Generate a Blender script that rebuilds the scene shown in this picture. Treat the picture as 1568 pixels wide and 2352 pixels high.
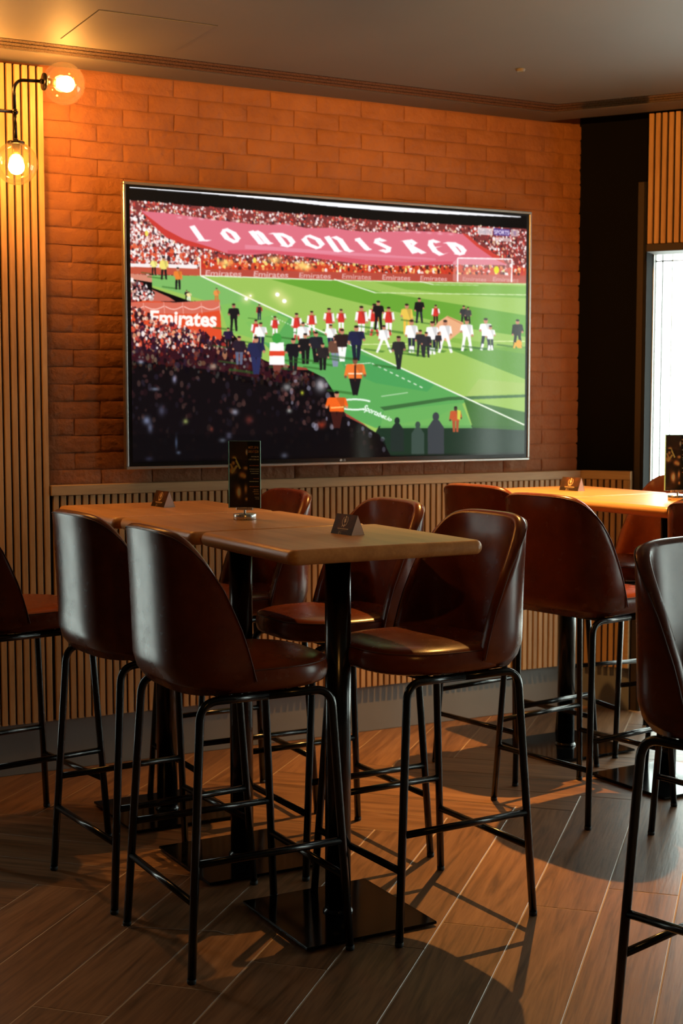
import bpy, math, random
import numpy as np
from mathutils import Vector, Matrix

random.seed(7)
rng = np.random.default_rng(11)
for _o in list(bpy.data.objects):
    bpy.data.objects.remove(_o)
SC = bpy.context.scene
COL = SC.collection

# ------------------------------------------------------------------ camera
# world: x along the brick wall to the right, y into the wall, z up, metres
EYE = 1.459
PITCH = math.radians(4.52)
AZ = math.radians(61.9)                 # wall direction, measured right of the view axis
fh = Vector((math.cos(AZ), math.sin(AZ), 0))
rt = Vector((math.sin(AZ), -math.cos(AZ), 0))
fw = fh * math.cos(PITCH) - Vector((0, 0, 1)) * math.sin(PITCH)
upv = fh * math.sin(PITCH) + Vector((0, 0, 1)) * math.cos(PITCH)
cam_d = bpy.data.cameras.new('camera')
cam_d.sensor_fit = 'VERTICAL'
cam_d.sensor_height = 36.0
cam_d.sensor_width = 24.0
cam_d.lens = 50.0
cam_d.clip_start = 0.05
cam_d.dof.use_dof = True
cam_d.dof.focus_distance = 3.95
cam_d.dof.aperture_fstop = 5.6
cam = bpy.data.objects.new('camera', cam_d)
COL.objects.link(cam)
m = Matrix((rt, upv, -fw)).transposed().to_4x4()
m.translation = Vector((0, 0, EYE))
cam.matrix_world = m
SC.camera = cam

# ------------------------------------------------------------------ world, view
W = bpy.data.worlds.new('overcast_sky')
SC.world = W
W.use_nodes = True
bg = W.node_tree.nodes['Background']
bg.inputs[0].default_value = (0.92, 1.0, 0.95, 1)
bg.inputs[1].default_value = 10.0
SC.view_settings.view_transform = 'Standard'
SC.view_settings.look = 'None'
SC.view_settings.exposure = -0.15
SC.view_settings.gamma = 1.0
SC.view_settings.use_curve_mapping = False
SC.cycles.use_adaptive_sampling = True
SC.cycles.adaptive_threshold = 0.04
SC.cycles.max_bounces = 6
SC.cycles.diffuse_bounces = 3
SC.cycles.glossy_bounces = 3
SC.cycles.transparent_max_bounces = 10
SC.cycles.sample_clamp_indirect = 4.0
SC.cycles.caustics_reflective = False
SC.cycles.caustics_refractive = False

WARM = (1.0, 0.43, 0.075)
# plan of the room
YW = 5.42                               # brick plane
CEIL = 2.73
ND = Vector((0.819, 0.574, 0)); ND.normalize()      # outward normal of the slanted window wall
DD = Vector((ND.y, -ND.x, 0))                        # along it, towards the camera side
CE = ND.x * 3.95 + ND.y * 5.42          # ceiling edge along the slanted wall
CB = CE + 0.166                         # black panel plane
PC = Vector((4.16, 5.41, 0))            # corner of brick and black panel


def rw(s, off, z):                      # point on the slanted wall: along, distance behind the black plane, height
    base = DD * s + ND * (CB + off)
    sh = (PC - ND * PC.dot(ND)).dot(DD)
    p = DD * (s + sh) + ND * (CB + off)
    return Vector((p.x, p.y, z))


def window_portal(name, centre, normal, w, h):
    ld = bpy.data.lights.new(name, 'AREA')
    ld.shape = 'RECTANGLE'; ld.size = w; ld.size_y = h
    ld.cycles.is_portal = True
    o = bpy.data.objects.new(name, ld)
    COL.objects.link(o)
    o.location = centre
    o.rotation_euler = Vector(normal).to_track_quat('-Z', 'Z').to_euler()
    return o


WIN_S0, WIN_S1 = 0.315, 2.60
window_portal('window_daylight', rw((WIN_S0 + WIN_S1) / 2, 0.16, 1.10), -ND, WIN_S1 - WIN_S0, 2.0)


def downlight_lamp(x, y, power, size=0.035, cone=84, blend=1.0, col=(1.0, 0.48, 0.115)):
    ld = bpy.data.lights.new('downlight_lamp', 'SPOT')
    ld.energy = power; ld.color = col
    ld.spot_size = math.radians(cone); ld.spot_blend = blend
    ld.shadow_soft_size = size
    o = bpy.data.objects.new('downlight_lamp', ld)
    COL.objects.link(o)
    o.location = (x, y, CEIL - 0.012)
    return o


# ------------------------------------------------------------------ helpers
class MB:
    """collects faces, builds one mesh object"""
    def __init__(s):
        s.v = []; s.f = []; s.sm = []

    def add(s, vs, fs, smooth=False):
        o = len(s.v)
        s.v += [tuple(p) for p in vs]
        s.f += [tuple(i + o for i in f) for f in fs]
        s.sm += [smooth] * len(fs)
        return s

    def box(s, lo, hi, bev=0.0):
        x0, y0, z0 = lo; x1, y1, z1 = hi
        if bev <= 0:
            vs = [(x0, y0, z0), (x1, y0, z0), (x1, y1, z0), (x0, y1, z0), (x0, y0, z1), (x1, y0, z1), (x1, y1, z1), (x0, y1, z1)]
            return s.add(vs, [(3, 2, 1, 0), (4, 5, 6, 7), (0, 1, 5, 4), (1, 2, 6, 5), (2, 3, 7, 6), (3, 0, 4, 7)])
        b = bev
        vs = []; idx = {}
        for ix, X in enumerate((x0, x1)):
            for iy, Y in enumerate((y0, y1)):
                for iz, Z in enumerate((z0, z1)):
                    sx = b if ix == 0 else -b; sy = b if iy == 0 else -b; sz = b if iz == 0 else -b
                    for a, p in (('x', (X, Y + sy, Z + sz)), ('y', (X + sx, Y, Z + sz)), ('z', (X + sx, Y + sy, Z))):
                        idx[(ix, iy, iz, a)] = len(vs); vs.append(p)
        fs = []
        I = idx
        for i in (0, 1):
            q = [I[(i, 0, 0, 'x')], I[(i, 1, 0, 'x')], I[(i, 1, 1, 'x')], I[(i, 0, 1, 'x')]]
            fs.append(q if i else q[::-1])
            q = [I[(0, i, 0, 'y')], I[(1, i, 0, 'y')], I[(1, i, 1, 'y')], I[(0, i, 1, 'y')]]
            fs.append(q if not i else q[::-1])
            q = [I[(0, 0, i, 'z')], I[(1, 0, i, 'z')], I[(1, 1, i, 'z')], I[(0, 1, i, 'z')]]
            fs.append(q if i else q[::-1])
        for i in (0, 1):
            for j in (0, 1):
                fs.append([I[(0, i, j, 'y')], I[(1, i, j, 'y')], I[(1, i, j, 'z')], I[(0, i, j, 'z')]])
                fs.append([I[(i, 0, j, 'x')], I[(i, 1, j, 'x')], I[(i, 1, j, 'z')], I[(i, 0, j, 'z')]])
                fs.append([I[(i, j, 0, 'x')], I[(i, j, 1, 'x')], I[(i, j, 1, 'y')], I[(i, j, 0, 'y')]])
                for k in (0, 1):
                    if k == 0:
                        fs += [[I[(i, j, kk, 'x')], I[(i, j, kk, 'y')], I[(i, j, kk, 'z')]] for kk in (0, 1)]
        return s.add(vs, fs)

    def tube(s, path, r, n=10, cap=True, r2=None):
        P = [Vector(p) for p in path]
        N = len(P)
        rings = []
        t0 = (P[1] - P[0]).normalized()
        ref = Vector((0, 0, 1)) if abs(t0.z) < 0.9 else Vector((1, 0, 0))
        u = t0.cross(ref).normalized()
        for i in range(N):
            if i == 0: t = (P[1] - P[0])
            elif i == N - 1: t = (P[-1] - P[-2])
            else: t = (P[i + 1] - P[i]).normalized() + (P[i] - P[i - 1]).normalized()
            t.normalize()
            u = (u - t * u.dot(t)).normalized()
            w = t.cross(u)
            rr = r if r2 is None else r + (r2 - r) * i / (N - 1)
            rings.append([P[i] + (u * math.cos(a) + w * math.sin(a)) * rr for a in [2 * math.pi * k / n for k in range(n)]])
        vs = [p for ring in rings for p in ring]
        fs = []
        for i in range(N - 1):
            for k in range(n):
                a = i * n + k; b = i * n + (k + 1) % n
                fs.append((a, b, b + n, a + n))
        s.add(vs, fs, True)
        if cap:
            o = len(s.v) - len(vs)
            s.f += [tuple(o + k for k in range(n))[::-1], tuple(o + (N - 1) * n + k for k in range(n))]
            s.sm += [False, False]
        return s

    def lathe(s, prof, n=32, centre=(0, 0, 0), axis='z', smooth=True):
        cx, cy, cz = centre
        vs = []; fs = []
        for (r, h) in prof:
            for k in range(n):
                a = 2 * math.pi * k / n
                p = (r * math.cos(a), r * math.sin(a), h)
                if axis == 'x': p = (p[2], p[0], p[1])
                if axis == 'y': p = (p[0], p[2], p[1])
                vs.append((cx + p[0], cy + p[1], cz + p[2]))
        for i in range(len(prof) - 1):
            for k in range(n):
                a = i * n + k; b = i * n + (k + 1) % n
                fs.append((a, b, b + n, a + n))
        return s.add(vs, fs, smooth)

    def prism(s, poly, z0, z1):
        n = len(poly)
        ar = sum(poly[i][0] * poly[(i + 1) % n][1] - poly[(i + 1) % n][0] * poly[i][1] for i in range(n))
        if ar < 0: poly = poly[::-1]
        vs = [(p[0], p[1], z0) for p in poly] + [(p[0], p[1], z1) for p in poly]
        fs = [tuple(range(n))[::-1], tuple(range(n, 2 * n))]
        fs += [(i, (i + 1) % n, n + (i + 1) % n, n + i) for i in range(n)]
        return s.add(vs, fs)

    def mesh(s, name):
        me = bpy.data.meshes.new(name)
        me.from_pydata(s.v, [], s.f)
        me.polygons.foreach_set('use_smooth', s.sm)
        me.update()
        return me

    def build(s, name, mat, parent=None, loc=None, rot=None):
        return link(name, s.mesh(name), mat, parent, loc, rot)


def link(name, me, mat=None, parent=None, loc=None, rot=None):
    o = bpy.data.objects.new(name, me)
    COL.objects.link(o)
    if mat is not None and me is not None and len(me.materials) == 0:
        me.materials.append(mat)
    if parent is not None: o.parent = parent
    if loc is not None: o.location = loc
    if rot is not None: o.rotation_euler = rot
    return o


def empty(name, loc=(0, 0, 0), rz=0.0):
    o = bpy.data.objects.new(name, None)
    o.empty_display_size = 0.1
    COL.objects.link(o)
    o.location = loc; o.rotation_euler = (0, 0, rz)
    return o


def tag(o, label=None, cat=None, group=None, kind=None):
    if label: o['label'] = label
    if cat: o['category'] = cat
    if group: o['group'] = group
    if kind: o['kind'] = kind
    return o


def copy_tree(o, parent=None):
    c = o.copy()
    COL.objects.link(c)
    c.parent = parent
    for ch in list(o.children):
        copy_tree(ch, c)
    return c


# ------------------------------------------------------------------ materials
def new_mat(name):
    mt = bpy.data.materials.new(name)
    mt.use_nodes = True
    nt = mt.node_tree
    return mt, nt, nt.nodes['Principled BSDF']


def simple(name, col, rough=0.5, metal=0.0, coat=0.0, spec=0.5, bump=0.0, bscale=200.0):
    mt, nt, b = new_mat(name)
    b.inputs['Base Color'].default_value = (*col, 1)
    b.inputs['Roughness'].default_value = rough
    b.inputs['Metallic'].default_value = metal
    b.inputs['Coat Weight'].default_value = coat
    b.inputs['Specular IOR Level'].default_value = spec
    N = nt.nodes
    tc = N.new('ShaderNodeTexCoord')
    nz = N.new('ShaderNodeTexNoise'); nz.inputs['Scale'].default_value = bscale; nz.inputs['Detail'].default_value = 3
    nt.links.new(tc.outputs['Object'], nz.inputs['Vector'])
    mr = N.new('ShaderNodeMapRange')
    mr.inputs['To Min'].default_value = max(0.02, rough - 0.05); mr.inputs['To Max'].default_value = min(1, rough + 0.05)
    nt.links.new(nz.outputs['Fac'], mr.inputs['Value'])
    nt.links.new(mr.outputs['Result'], b.inputs['Roughness'])
    if bump > 0:
        bp = N.new('ShaderNodeBump'); bp.inputs['Strength'].default_value = bump; bp.inputs['Distance'].default_value = 0.002
        nt.links.new(nz.outputs['Fac'], bp.inputs['Height'])
        nt.links.new(bp.outputs['Normal'], b.inputs['Normal'])
    return mt


def ramp(nt, stops):
    r = nt.nodes.new('ShaderNodeValToRGB')
    el = r.color_ramp.elements
    while len(el) < len(stops): el.new(0.5)
    for e, (p, c) in zip(el, stops):
        e.position = p; e.color = (*c, 1)
    return r


def wood(name, c_dark, c_mid, c_light, grain='x', rough=0.45, scale=1.0, bump=0.15, vary=0.25, rings=0.6, coat=0.0, stave=0.0):
    mt, nt, b = new_mat(name)
    N, L = nt.nodes, nt.links
    tc = N.new('ShaderNodeTexCoord')
    oi = N.new('ShaderNodeObjectInfo')
    mul = N.new('ShaderNodeVectorMath'); mul.operation = 'SCALE'; mul.inputs['Scale'].default_value = 37.0
    cmb = N.new('ShaderNodeCombineXYZ')
    for k in range(3): L.new(oi.outputs['Random'], cmb.inputs[k])
    L.new(cmb.outputs[0], mul.inputs[0])
    add = N.new('ShaderNodeVectorMath'); add.operation = 'ADD'
    L.new(tc.outputs['Object'], add.inputs[0]); L.new(mul.outputs[0], add.inputs[1])
    mp = N.new('ShaderNodeMapping')
    st = {'x': (1.2, 16, 16), 'y': (16, 1.2, 16), 'z': (16, 16, 1.2)}[grain]
    mp.inputs['Scale'].default_value = tuple(k * scale for k in st)
    L.new(add.outputs[0], mp.inputs['Vector'])
    n1 = N.new('ShaderNodeTexNoise'); n1.inputs['Scale'].default_value = 1.0; n1.inputs['Detail'].default_value = 4; n1.inputs['Roughness'].default_value = 0.6; n1.inputs['Distortion'].default_value = rings
    n2 = N.new('ShaderNodeTexNoise'); n2.inputs['Scale'].default_value = 9.0; n2.inputs['Detail'].default_value = 2
    L.new(mp.outputs[0], n1.inputs['Vector']); L.new(mp.outputs[0], n2.inputs['Vector'])
    mx = N.new('ShaderNodeMath'); mx.operation = 'MULTIPLY_ADD'; mx.inputs[1].default_value = 0.30
    sub = N.new('ShaderNodeMath'); sub.operation = 'SUBTRACT'; sub.inputs[1].default_value = 0.5
    L.new(n2.outputs['Fac'], sub.inputs[0])
    L.new(sub.outputs[0], mx.inputs[0]); L.new(n1.outputs['Fac'], mx.inputs[2])
    rp = ramp(nt, [(0.30, c_dark), (0.5, c_mid), (0.72, c_light)])
    L.new(mx.outputs[0], rp.inputs['Fac'])
    hsv = N.new('ShaderNodeHueSaturation')
    mr = N.new('ShaderNodeMapRange'); mr.inputs['To Min'].default_value = 1 - vary; mr.inputs['To Max'].default_value = 1 + vary
    rnd = oi.outputs['Random']
    if stave > 0:
        sx = N.new('ShaderNodeSeparateXYZ'); L.new(tc.outputs['Object'], sx.inputs[0])
        dv = N.new('ShaderNodeMath'); dv.operation = 'DIVIDE'; dv.inputs[1].default_value = stave
        L.new(sx.outputs[0], dv.inputs[0])
        fl = N.new('ShaderNodeMath'); fl.operation = 'FLOOR'; L.new(dv.outputs[0], fl.inputs[0])
        ad = N.new('ShaderNodeMath'); ad.operation = 'ADD'; L.new(fl.outputs[0], ad.inputs[0]); L.new(oi.outputs['Random'], ad.inputs[1])
        wn = N.new('ShaderNodeTexWhiteNoise'); wn.noise_dimensions = '1D'; L.new(ad.outputs[0], wn.inputs['W'])
        rnd = wn.outputs['Value']
    L.new(rnd, mr.inputs['Value'])
    L.new(mr.outputs[0], hsv.inputs['Value'])
    L.new(rp.outputs['Color'], hsv.inputs['Color'])
    L.new(hsv.outputs['Color'], b.inputs['Base Color'])
    b.inputs['Roughness'].default_value = rough
    b.inputs['Coat Weight'].default_value = coat
    bp = N.new('ShaderNodeBump'); bp.inputs['Strength'].default_value = bump; bp.inputs['Distance'].default_value = 0.001
    L.new(n2.outputs['Fac'], bp.inputs['Height']); L.new(bp.outputs['Normal'], b.inputs['Normal'])
    return mt


def leather(name):
    mt, nt, b = new_mat(name)
    N, L = nt.nodes, nt.links
    tc = N.new('ShaderNodeTexCoord')
    n1 = N.new('ShaderNodeTexNoise'); n1.inputs['Scale'].default_value = 9; n1.inputs['Detail'].default_value = 5; n1.inputs['Roughness'].default_value = 0.65
    L.new(tc.outputs['Object'], n1.inputs['Vector'])
    rp = ramp(nt, [(0.25, (0.095, 0.0185, 0.0058)), (0.5, (0.140, 0.0290, 0.0085)), (0.8, (0.200, 0.045, 0.013))])
    L.new(n1.outputs['Fac'], rp.inputs['Fac'])
    L.new(rp.outputs['Color'], b.inputs['Base Color'])
    v = N.new('ShaderNodeTexVoronoi'); v.inputs['Scale'].default_value = 420
    L.new(tc.outputs['Object'], v.inputs['Vector'])
    n2 = N.new('ShaderNodeTexNoise'); n2.inputs['Scale'].default_value = 25; n2.inputs['Detail'].default_value = 3
    L.new(tc.outputs['Object'], n2.inputs['Vector'])
    mr = N.new('ShaderNodeMapRange'); mr.inputs['To Min'].default_value = 0.21; mr.inputs['To Max'].default_value = 0.31
    L.new(n2.outputs['Fac'], mr.inputs['Value']); L.new(mr.outputs[0], b.inputs['Roughness'])
    b.inputs['Specular IOR Level'].default_value = 0.38
    bp = N.new('ShaderNodeBump'); bp.inputs['Strength'].default_value = 0.05; bp.inputs['Distance'].default_value = 0.0005
    L.new(v.outputs['Distance'], bp.inputs['Height']); L.new(bp.outputs['Normal'], b.inputs['Normal'])
    return mt


def brick_mat(name, c1, c2, c3):
    mt, nt, b = new_mat(name)
    N, L = nt.nodes, nt.links
    ge = N.new('ShaderNodeNewGeometry')
    n1 = N.new('ShaderNodeTexNoise'); n1.inputs['Scale'].default_value = 7; n1.inputs['Detail'].default_value = 5
    n2 = N.new('ShaderNodeTexNoise'); n2.inputs['Scale'].default_value = 30; n2.inputs['Detail'].default_value = 5; n2.inputs['Roughness'].default_value = 0.6
    n3 = N.new('ShaderNodeTexVoronoi'); n3.inputs['Scale'].default_value = 26
    for n in (n1, n2, n3): L.new(ge.outputs['Position'], n.inputs['Vector'])
    rp = ramp(nt, [(0.3, c1), (0.5, c2), (0.72, c3)])
    L.new(n1.outputs['Fac'], rp.inputs['Fac'])
    L.new(rp.outputs['Color'], b.inputs['Base Color'])
    b.inputs['Roughness'].default_value = 0.62
    b.inputs['Specular IOR Level'].default_value = 0.35
    ad = N.new('ShaderNodeMath'); ad.operation = 'MULTIPLY_ADD'; ad.inputs[1].default_value = -0.25
    L.new(n3.outputs['Distance'], ad.inputs[0]); L.new(n2.outputs['Fac'], ad.inputs[2])
    bp = N.new('ShaderNodeBump'); bp.inputs['Strength'].default_value = 0.8; bp.inputs['Distance'].default_value = 0.010
    L.new(ad.outputs[0], bp.inputs['Height']); L.new(bp.outputs['Normal'], b.inputs['Normal'])
    return mt


def plaster(name, col, rough=0.8, bump=0.1, scale=60, vary=0.12, spec=0.5):
    mt, nt, b = new_mat(name)
    b.inputs['Specular IOR Level'].default_value = spec
    N, L = nt.nodes, nt.links
    ge = N.new('ShaderNodeNewGeometry')
    n1 = N.new('ShaderNodeTexNoise'); n1.inputs['Scale'].default_value = 2.5; n1.inputs['Detail'].default_value = 3
    n2 = N.new('ShaderNodeTexNoise'); n2.inputs['Scale'].default_value = scale; n2.inputs['Detail'].default_value = 4
    L.new(ge.outputs['Position'], n1.inputs['Vector']); L.new(ge.outputs['Position'], n2.inputs['Vector'])
    rp = ramp(nt, [(0.25, tuple(c * (1 - vary) for c in col)), (0.75, tuple(min(1, c * (1 + vary)) for c in col))])
    L.new(n1.outputs['Fac'], rp.inputs['Fac']); L.new(rp.outputs['Color'], b.inputs['Base Color'])
    b.inputs['Roughness'].default_value = rough
    bp = N.new('ShaderNodeBump'); bp.inputs['Strength'].default_value = bump; bp.inputs['Distance'].default_value = 0.002
    L.new(n2.outputs['Fac'], bp.inputs['Height']); L.new(bp.outputs['Normal'], b.inputs['Normal'])
    return mt


def thin_glass(name, tint, gloss=0.09, rough=0.0, haze=0.0):
    """clear sheet: light passes straight through with a tint, the surface mirrors by Fresnel"""
    mt = bpy.data.materials.new(name); mt.use_nodes = True
    nt = mt.node_tree; N, L = nt.nodes, nt.links
    N.clear()
    out = N.new('ShaderNodeOutputMaterial')
    tr = N.new('ShaderNodeBsdfTransparent'); tr.inputs['Color'].default_value = (*tint, 1)
    gl = N.new('ShaderNodeBsdfGlossy'); gl.inputs['Roughness'].default_value = rough
    fr = N.new('ShaderNodeLayerWeight'); fr.inputs['Blend'].default_value = 0.25
    mr = N.new('ShaderNodeMapRange'); mr.inputs['To Min'].default_value = gloss * 0.6; mr.inputs['To Max'].default_value = min(1, gloss * 5)
    L.new(fr.outputs['Fresnel'], mr.inputs['Value'])
    mx = N.new('ShaderNodeMixShader')
    L.new(mr.outputs[0], mx.inputs['Fac']); L.new(tr.outputs[0], mx.inputs[1]); L.new(gl.outputs[0], mx.inputs[2])
    last = mx.outputs[0]
    if haze > 0:
        tl = N.new('ShaderNodeBsdfTranslucent'); tl.inputs['Color'].default_value = (*tint, 1)
        m2 = N.new('ShaderNodeMixShader'); m2.inputs['Fac'].default_value = haze
        L.new(last, m2.inputs[1]); L.new(tl.outputs[0], m2.inputs[2]); last = m2.outputs[0]
    L.new(last, out.inputs['Surface'])
    return mt


def glow(name, col, strength):
    mt, nt, b = new_mat(name)
    b.inputs['Base Color'].default_value = (0.8, 0.8, 0.8, 1)
    b.inputs['Emission Color'].default_value = (*col, 1)
    b.inputs['Emission Strength'].default_value = strength
    return mt


def picture_mat(name, emit=0.0, rough=0.15, spec=0.5, coat=0.0):
    """colours come from the picture stored on the mesh"""
    mt, nt, b = new_mat(name)
    at = nt.nodes.new('ShaderNodeAttribute'); at.attribute_name = 'picture'
    if emit > 0:
        b.inputs['Base Color'].default_value = (0.006, 0.006, 0.007, 1)
        nt.links.new(at.outputs['Color'], b.inputs['Emission Color'])
        b.inputs['Emission Strength'].default_value = emit
    else:
        nt.links.new(at.outputs['Color'], b.inputs['Base Color'])
    b.inputs['Roughness'].default_value = rough
    b.inputs['Specular IOR Level'].default_value = spec
    b.inputs['Coat Weight'].default_value = coat
    return mt


M = {}
M['floor_plank'] = wood('floor_plank_wood', (0.088, 0.041, 0.017), (0.170, 0.081, 0.035), (0.240, 0.123, 0.058), 'x', rough=0.40, scale=1.0, bump=0.35, vary=0.14, rings=2.4)
M['floor_plank'].node_tree.nodes['Principled BSDF'].inputs['Specular IOR Level'].default_value = 0.32
M['grout'] = plaster('floor_grout', (0.40, 0.30, 0.205), 0.85)
M['brick'] = brick_mat('painted_brick', (0.275, 0.102, 0.034), (0.318, 0.121, 0.041), (0.360, 0.143, 0.052))
M['mortar'] = brick_mat('painted_mortar', (0.235, 0.087, 0.029), (0.270, 0.102, 0.034), (0.300, 0.118, 0.042))
M['slat'] = wood('oak_slat', (0.41, 0.215, 0.080), (0.52, 0.29, 0.115), (0.62, 0.37, 0.16), 'z', rough=0.5, scale=1.6, bump=0.08, vary=0.10)
M['oak_rail'] = wood('oak_rail', (0.40, 0.235, 0.105), (0.50, 0.31, 0.145), (0.60, 0.385, 0.19), 'x', rough=0.5, scale=1.2, bump=0.08, vary=0.04)
M['backing'] = simple('black_backing', (0.008, 0.007, 0.006), 0.9)
M['plinth'] = plaster('grey_plinth', (0.215, 0.205, 0.190), 0.8, 0.08, 90, 0.10)
M['ceiling'] = plaster('ceiling_paint', (0.155, 0.138, 0.115), 0.62, 0.05, 120, 0.04)
M['blade'] = simple('diffuser_blade_metal', (0.085, 0.072, 0.058), 0.28, 0.2)
M['void'] = simple('dark_void', (0.006, 0.006, 0.006), 0.9)
M['black_panel'] = plaster('black_panel_paint', (0.0045, 0.0040, 0.0038), 0.85, 0.03, 80, .12, .08)
M['bronze'] = simple('bronze_frame', (0.040, 0.022, 0.012), 0.6, 0.1)
M['white_frame'] = simple('white_window_frame', (0.78, 0.80, 0.78), 0.4)
M['glass'] = thin_glass('window_glass', (0.95, 0.985, 0.97), 0.06)
M['far_wall'] = plaster('dark_wall_paint', (0.06, 0.048, 0.040), 0.8)
M['leather'] = leather('brown_leather')
M['stitch'] = simple('brown_piping', (0.085, 0.022, 0.011), 0.42)
M['black_metal'] = simple('black_gloss_metal', (0.004, 0.0045, 0.0045), 0.20, 0.0, 0.0, 0.45)
M['plate'] = simple('black_plate', (0.002, 0.002, 0.002), 0.12, 0.0, 0.0, 0.14)
M['foot'] = simple('black_rubber', (0.004, 0.004, 0.004), 0.7)
M['table'] = wood('beech_tabletop', (0.45, 0.210, 0.066), (0.56, 0.275, 0.090), (0.65, 0.34, 0.125), 'y', rough=0.36, scale=1.0, bump=0.08, vary=0.07, stave=0.112)
M['steel'] = simple('brushed_steel', (0.62, 0.60, 0.57), 0.28, 1.0)
M['tv_frame'] = simple('silver_tv_frame', (0.62, 0.60, 0.57), 0.3, 0.9)
M['tv_black'] = simple('black_tv_plastic', (0.006, 0.006, 0.006), 0.25)
M['white_print'] = simple('white_print', (0.7, 0.7, 0.7), 0.5)
M['screen'] = picture_mat('tv_picture', 1.30, 0.10, 0.35)
M['screen'].cycles.emission_sampling = 'NONE'     # 900k faces: found by bounced rays
M['print'] = picture_mat('printed_paper', 0.0, 0.6, 0.2)
M['card_white'] = simple('white_card', (0.62, 0.56, 0.53), 0.7)
M['acrylic'] = thin_glass('clear_acrylic', (0.90, 0.97, 0.94), 0.05)
M['acrylic_edge'] = simple('acrylic_edge', (0.25, 0.52, 0.44), 0.15)
M['lamp_metal'] = simple('dark_bronze_lamp', (0.018, 0.013, 0.010), 0.25, 0.6)
M['amber'] = thin_glass('amber_glass', (0.98, 0.86, 0.62), 0.08, 0.0, 0.012)
M['bulb'] = glow('lit_bulb', (1.0, 0.46, 0.12), 240.0)
M['socket'] = simple('brass_socket', (0.35, 0.20, 0.07), 0.35, 0.8)
M['lens'] = glow('lit_lens', (1.0, 0.66, 0.30), 6.0)

# ------------------------------------------------------------------ floor
w_, L_ = 0.2063, 1.19
R2 = math.sqrt(2.0)
XL, XR, YB = -2.2, 6.23, -2.5           # left wall, right wall, wall behind the camera
fl = MB().box((XL - 0.2, YB - 0.2, -0.12), (7.2, 5.75, -0.0010)).build('floor', M['grout'])
tag(fl, 'floor of long wood planks laid in herringbone with pale joints', kind='structure')


def clip_half(poly, a, b, c):           # keep a*x+b*y<=c
    out = []
    for i in range(len(poly)):
        p, q = poly[i], poly[(i + 1) % len(poly)]
        dp, dq = a * p[0] + b * p[1] - c, a * q[0] + b * q[1] - c
        if dp <= 0: out.append(p)
        if (dp < 0) != (dq < 0) and abs(dp - dq) > 1e-9:
            t = dp / (dp - dq)
            out.append((p[0] + (q[0] - p[0]) * t, p[1] + (q[1] - p[1]) * t))
    return out


GAP = 0.0036
plank_mesh = MB().box((-L_ / 2 + GAP / 2, -w_ / 2 + GAP / 2, -0.008), (L_ / 2 - GAP / 2, w_ / 2 - GAP / 2, 0.0), 0.0012).mesh('plank')
plank_mesh.materials.append(M['floor_plank'])
planks = []


def add_plank(uc, vc, along_u):
    x, y = (uc - vc) / R2, (uc + vc) / R2
    if not (-1.2 < x < 6.3 and 0.4 < y < 5.75): return
    rz = math.radians(45 if along_u else 135)
    if random.random() < 0.5: rz += math.pi
    c, s = math.cos(rz), math.sin(rz)
    hx, hy = L_ / 2 - GAP / 2, w_ / 2 - GAP / 2
    cor = [(x + c * a - s * b, y + s * a + c * b) for a, b in ((-hx, -hy), (hx, -hy), (hx, hy), (-hx, hy))]
    inside = all(p[1] <= 5.397 and ND.x * p[0] + ND.y * p[1] <= CB - 0.022 and p[0] < XR for p in cor)
    if inside:
        o = link('plank', plank_mesh, None, fl, (x, y, 0), (0, 0, rz))
    else:
        pl = clip_half(cor, 0, 1, 5.397)
        if len(pl) > 2: pl = clip_half(pl, ND.x, ND.y, CB - 0.022)
        if len(pl) > 2: pl = clip_half(pl, 1, 0, XR)
        if len(pl) < 3: return
        loc = [(c * (p[0] - x) + s * (p[1] - y), -s * (p[0] - x) + c * (p[1] - y)) for p in pl]
        o = MB().prism(loc, -0.008, 0.0).build('plank', M['floor_plank'], fl, (x, y, 0), (0, 0, rz))
    planks.append(o)


V0, E0 = 0.445, 5.19                     # one corner of the zigzag, in the turned grid
for k in range(-30, 30):
    vk = V0 + k * w_
    ek = E0 - k * w_
    add_plank(ek - L_ / 2, vk + w_ / 2, True)
    add_plank(ek - 1.5 * L_, vk + w_ / 2, True)
    add_plank(ek - 2.5 * L_, vk + w_ / 2, True)
    add_plank(ek + w_ / 2, vk + L_ / 2, False)
    add_plank(ek + L_ / 2, vk + L_ + w_ / 2, True)

# ------------------------------------------------------------------ walls
GX0, GX1, GZ0, GZ1 = 0.34, 0.66, 0.06, 2.45      # glazed opening in the back wall, left of the picture
wb = MB().box((XL - 0.15, YW + 0.0012, 0), (GX0, 5.62, 2.98)).box((GX1, YW + 0.0012, 0), (4.20, 5.62, 2.98)).box((GX0, YW + 0.0012, GZ1), (GX1, 5.62, 2.98)).box((GX0, YW + 0.0012, 0), (GX1, 5.62, GZ0)).build('wall_back', M['mortar'])
tag(wb, 'orange brown painted brick wall behind the television', kind='structure')
BX0, BX1, BZ0, BZ1 = 1.600, 4.163, 1.118, 2.727
courses, per = 24, 12
ch = (BZ1 - BZ0) / courses
bl = (BX1 - BX0) / per


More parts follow.
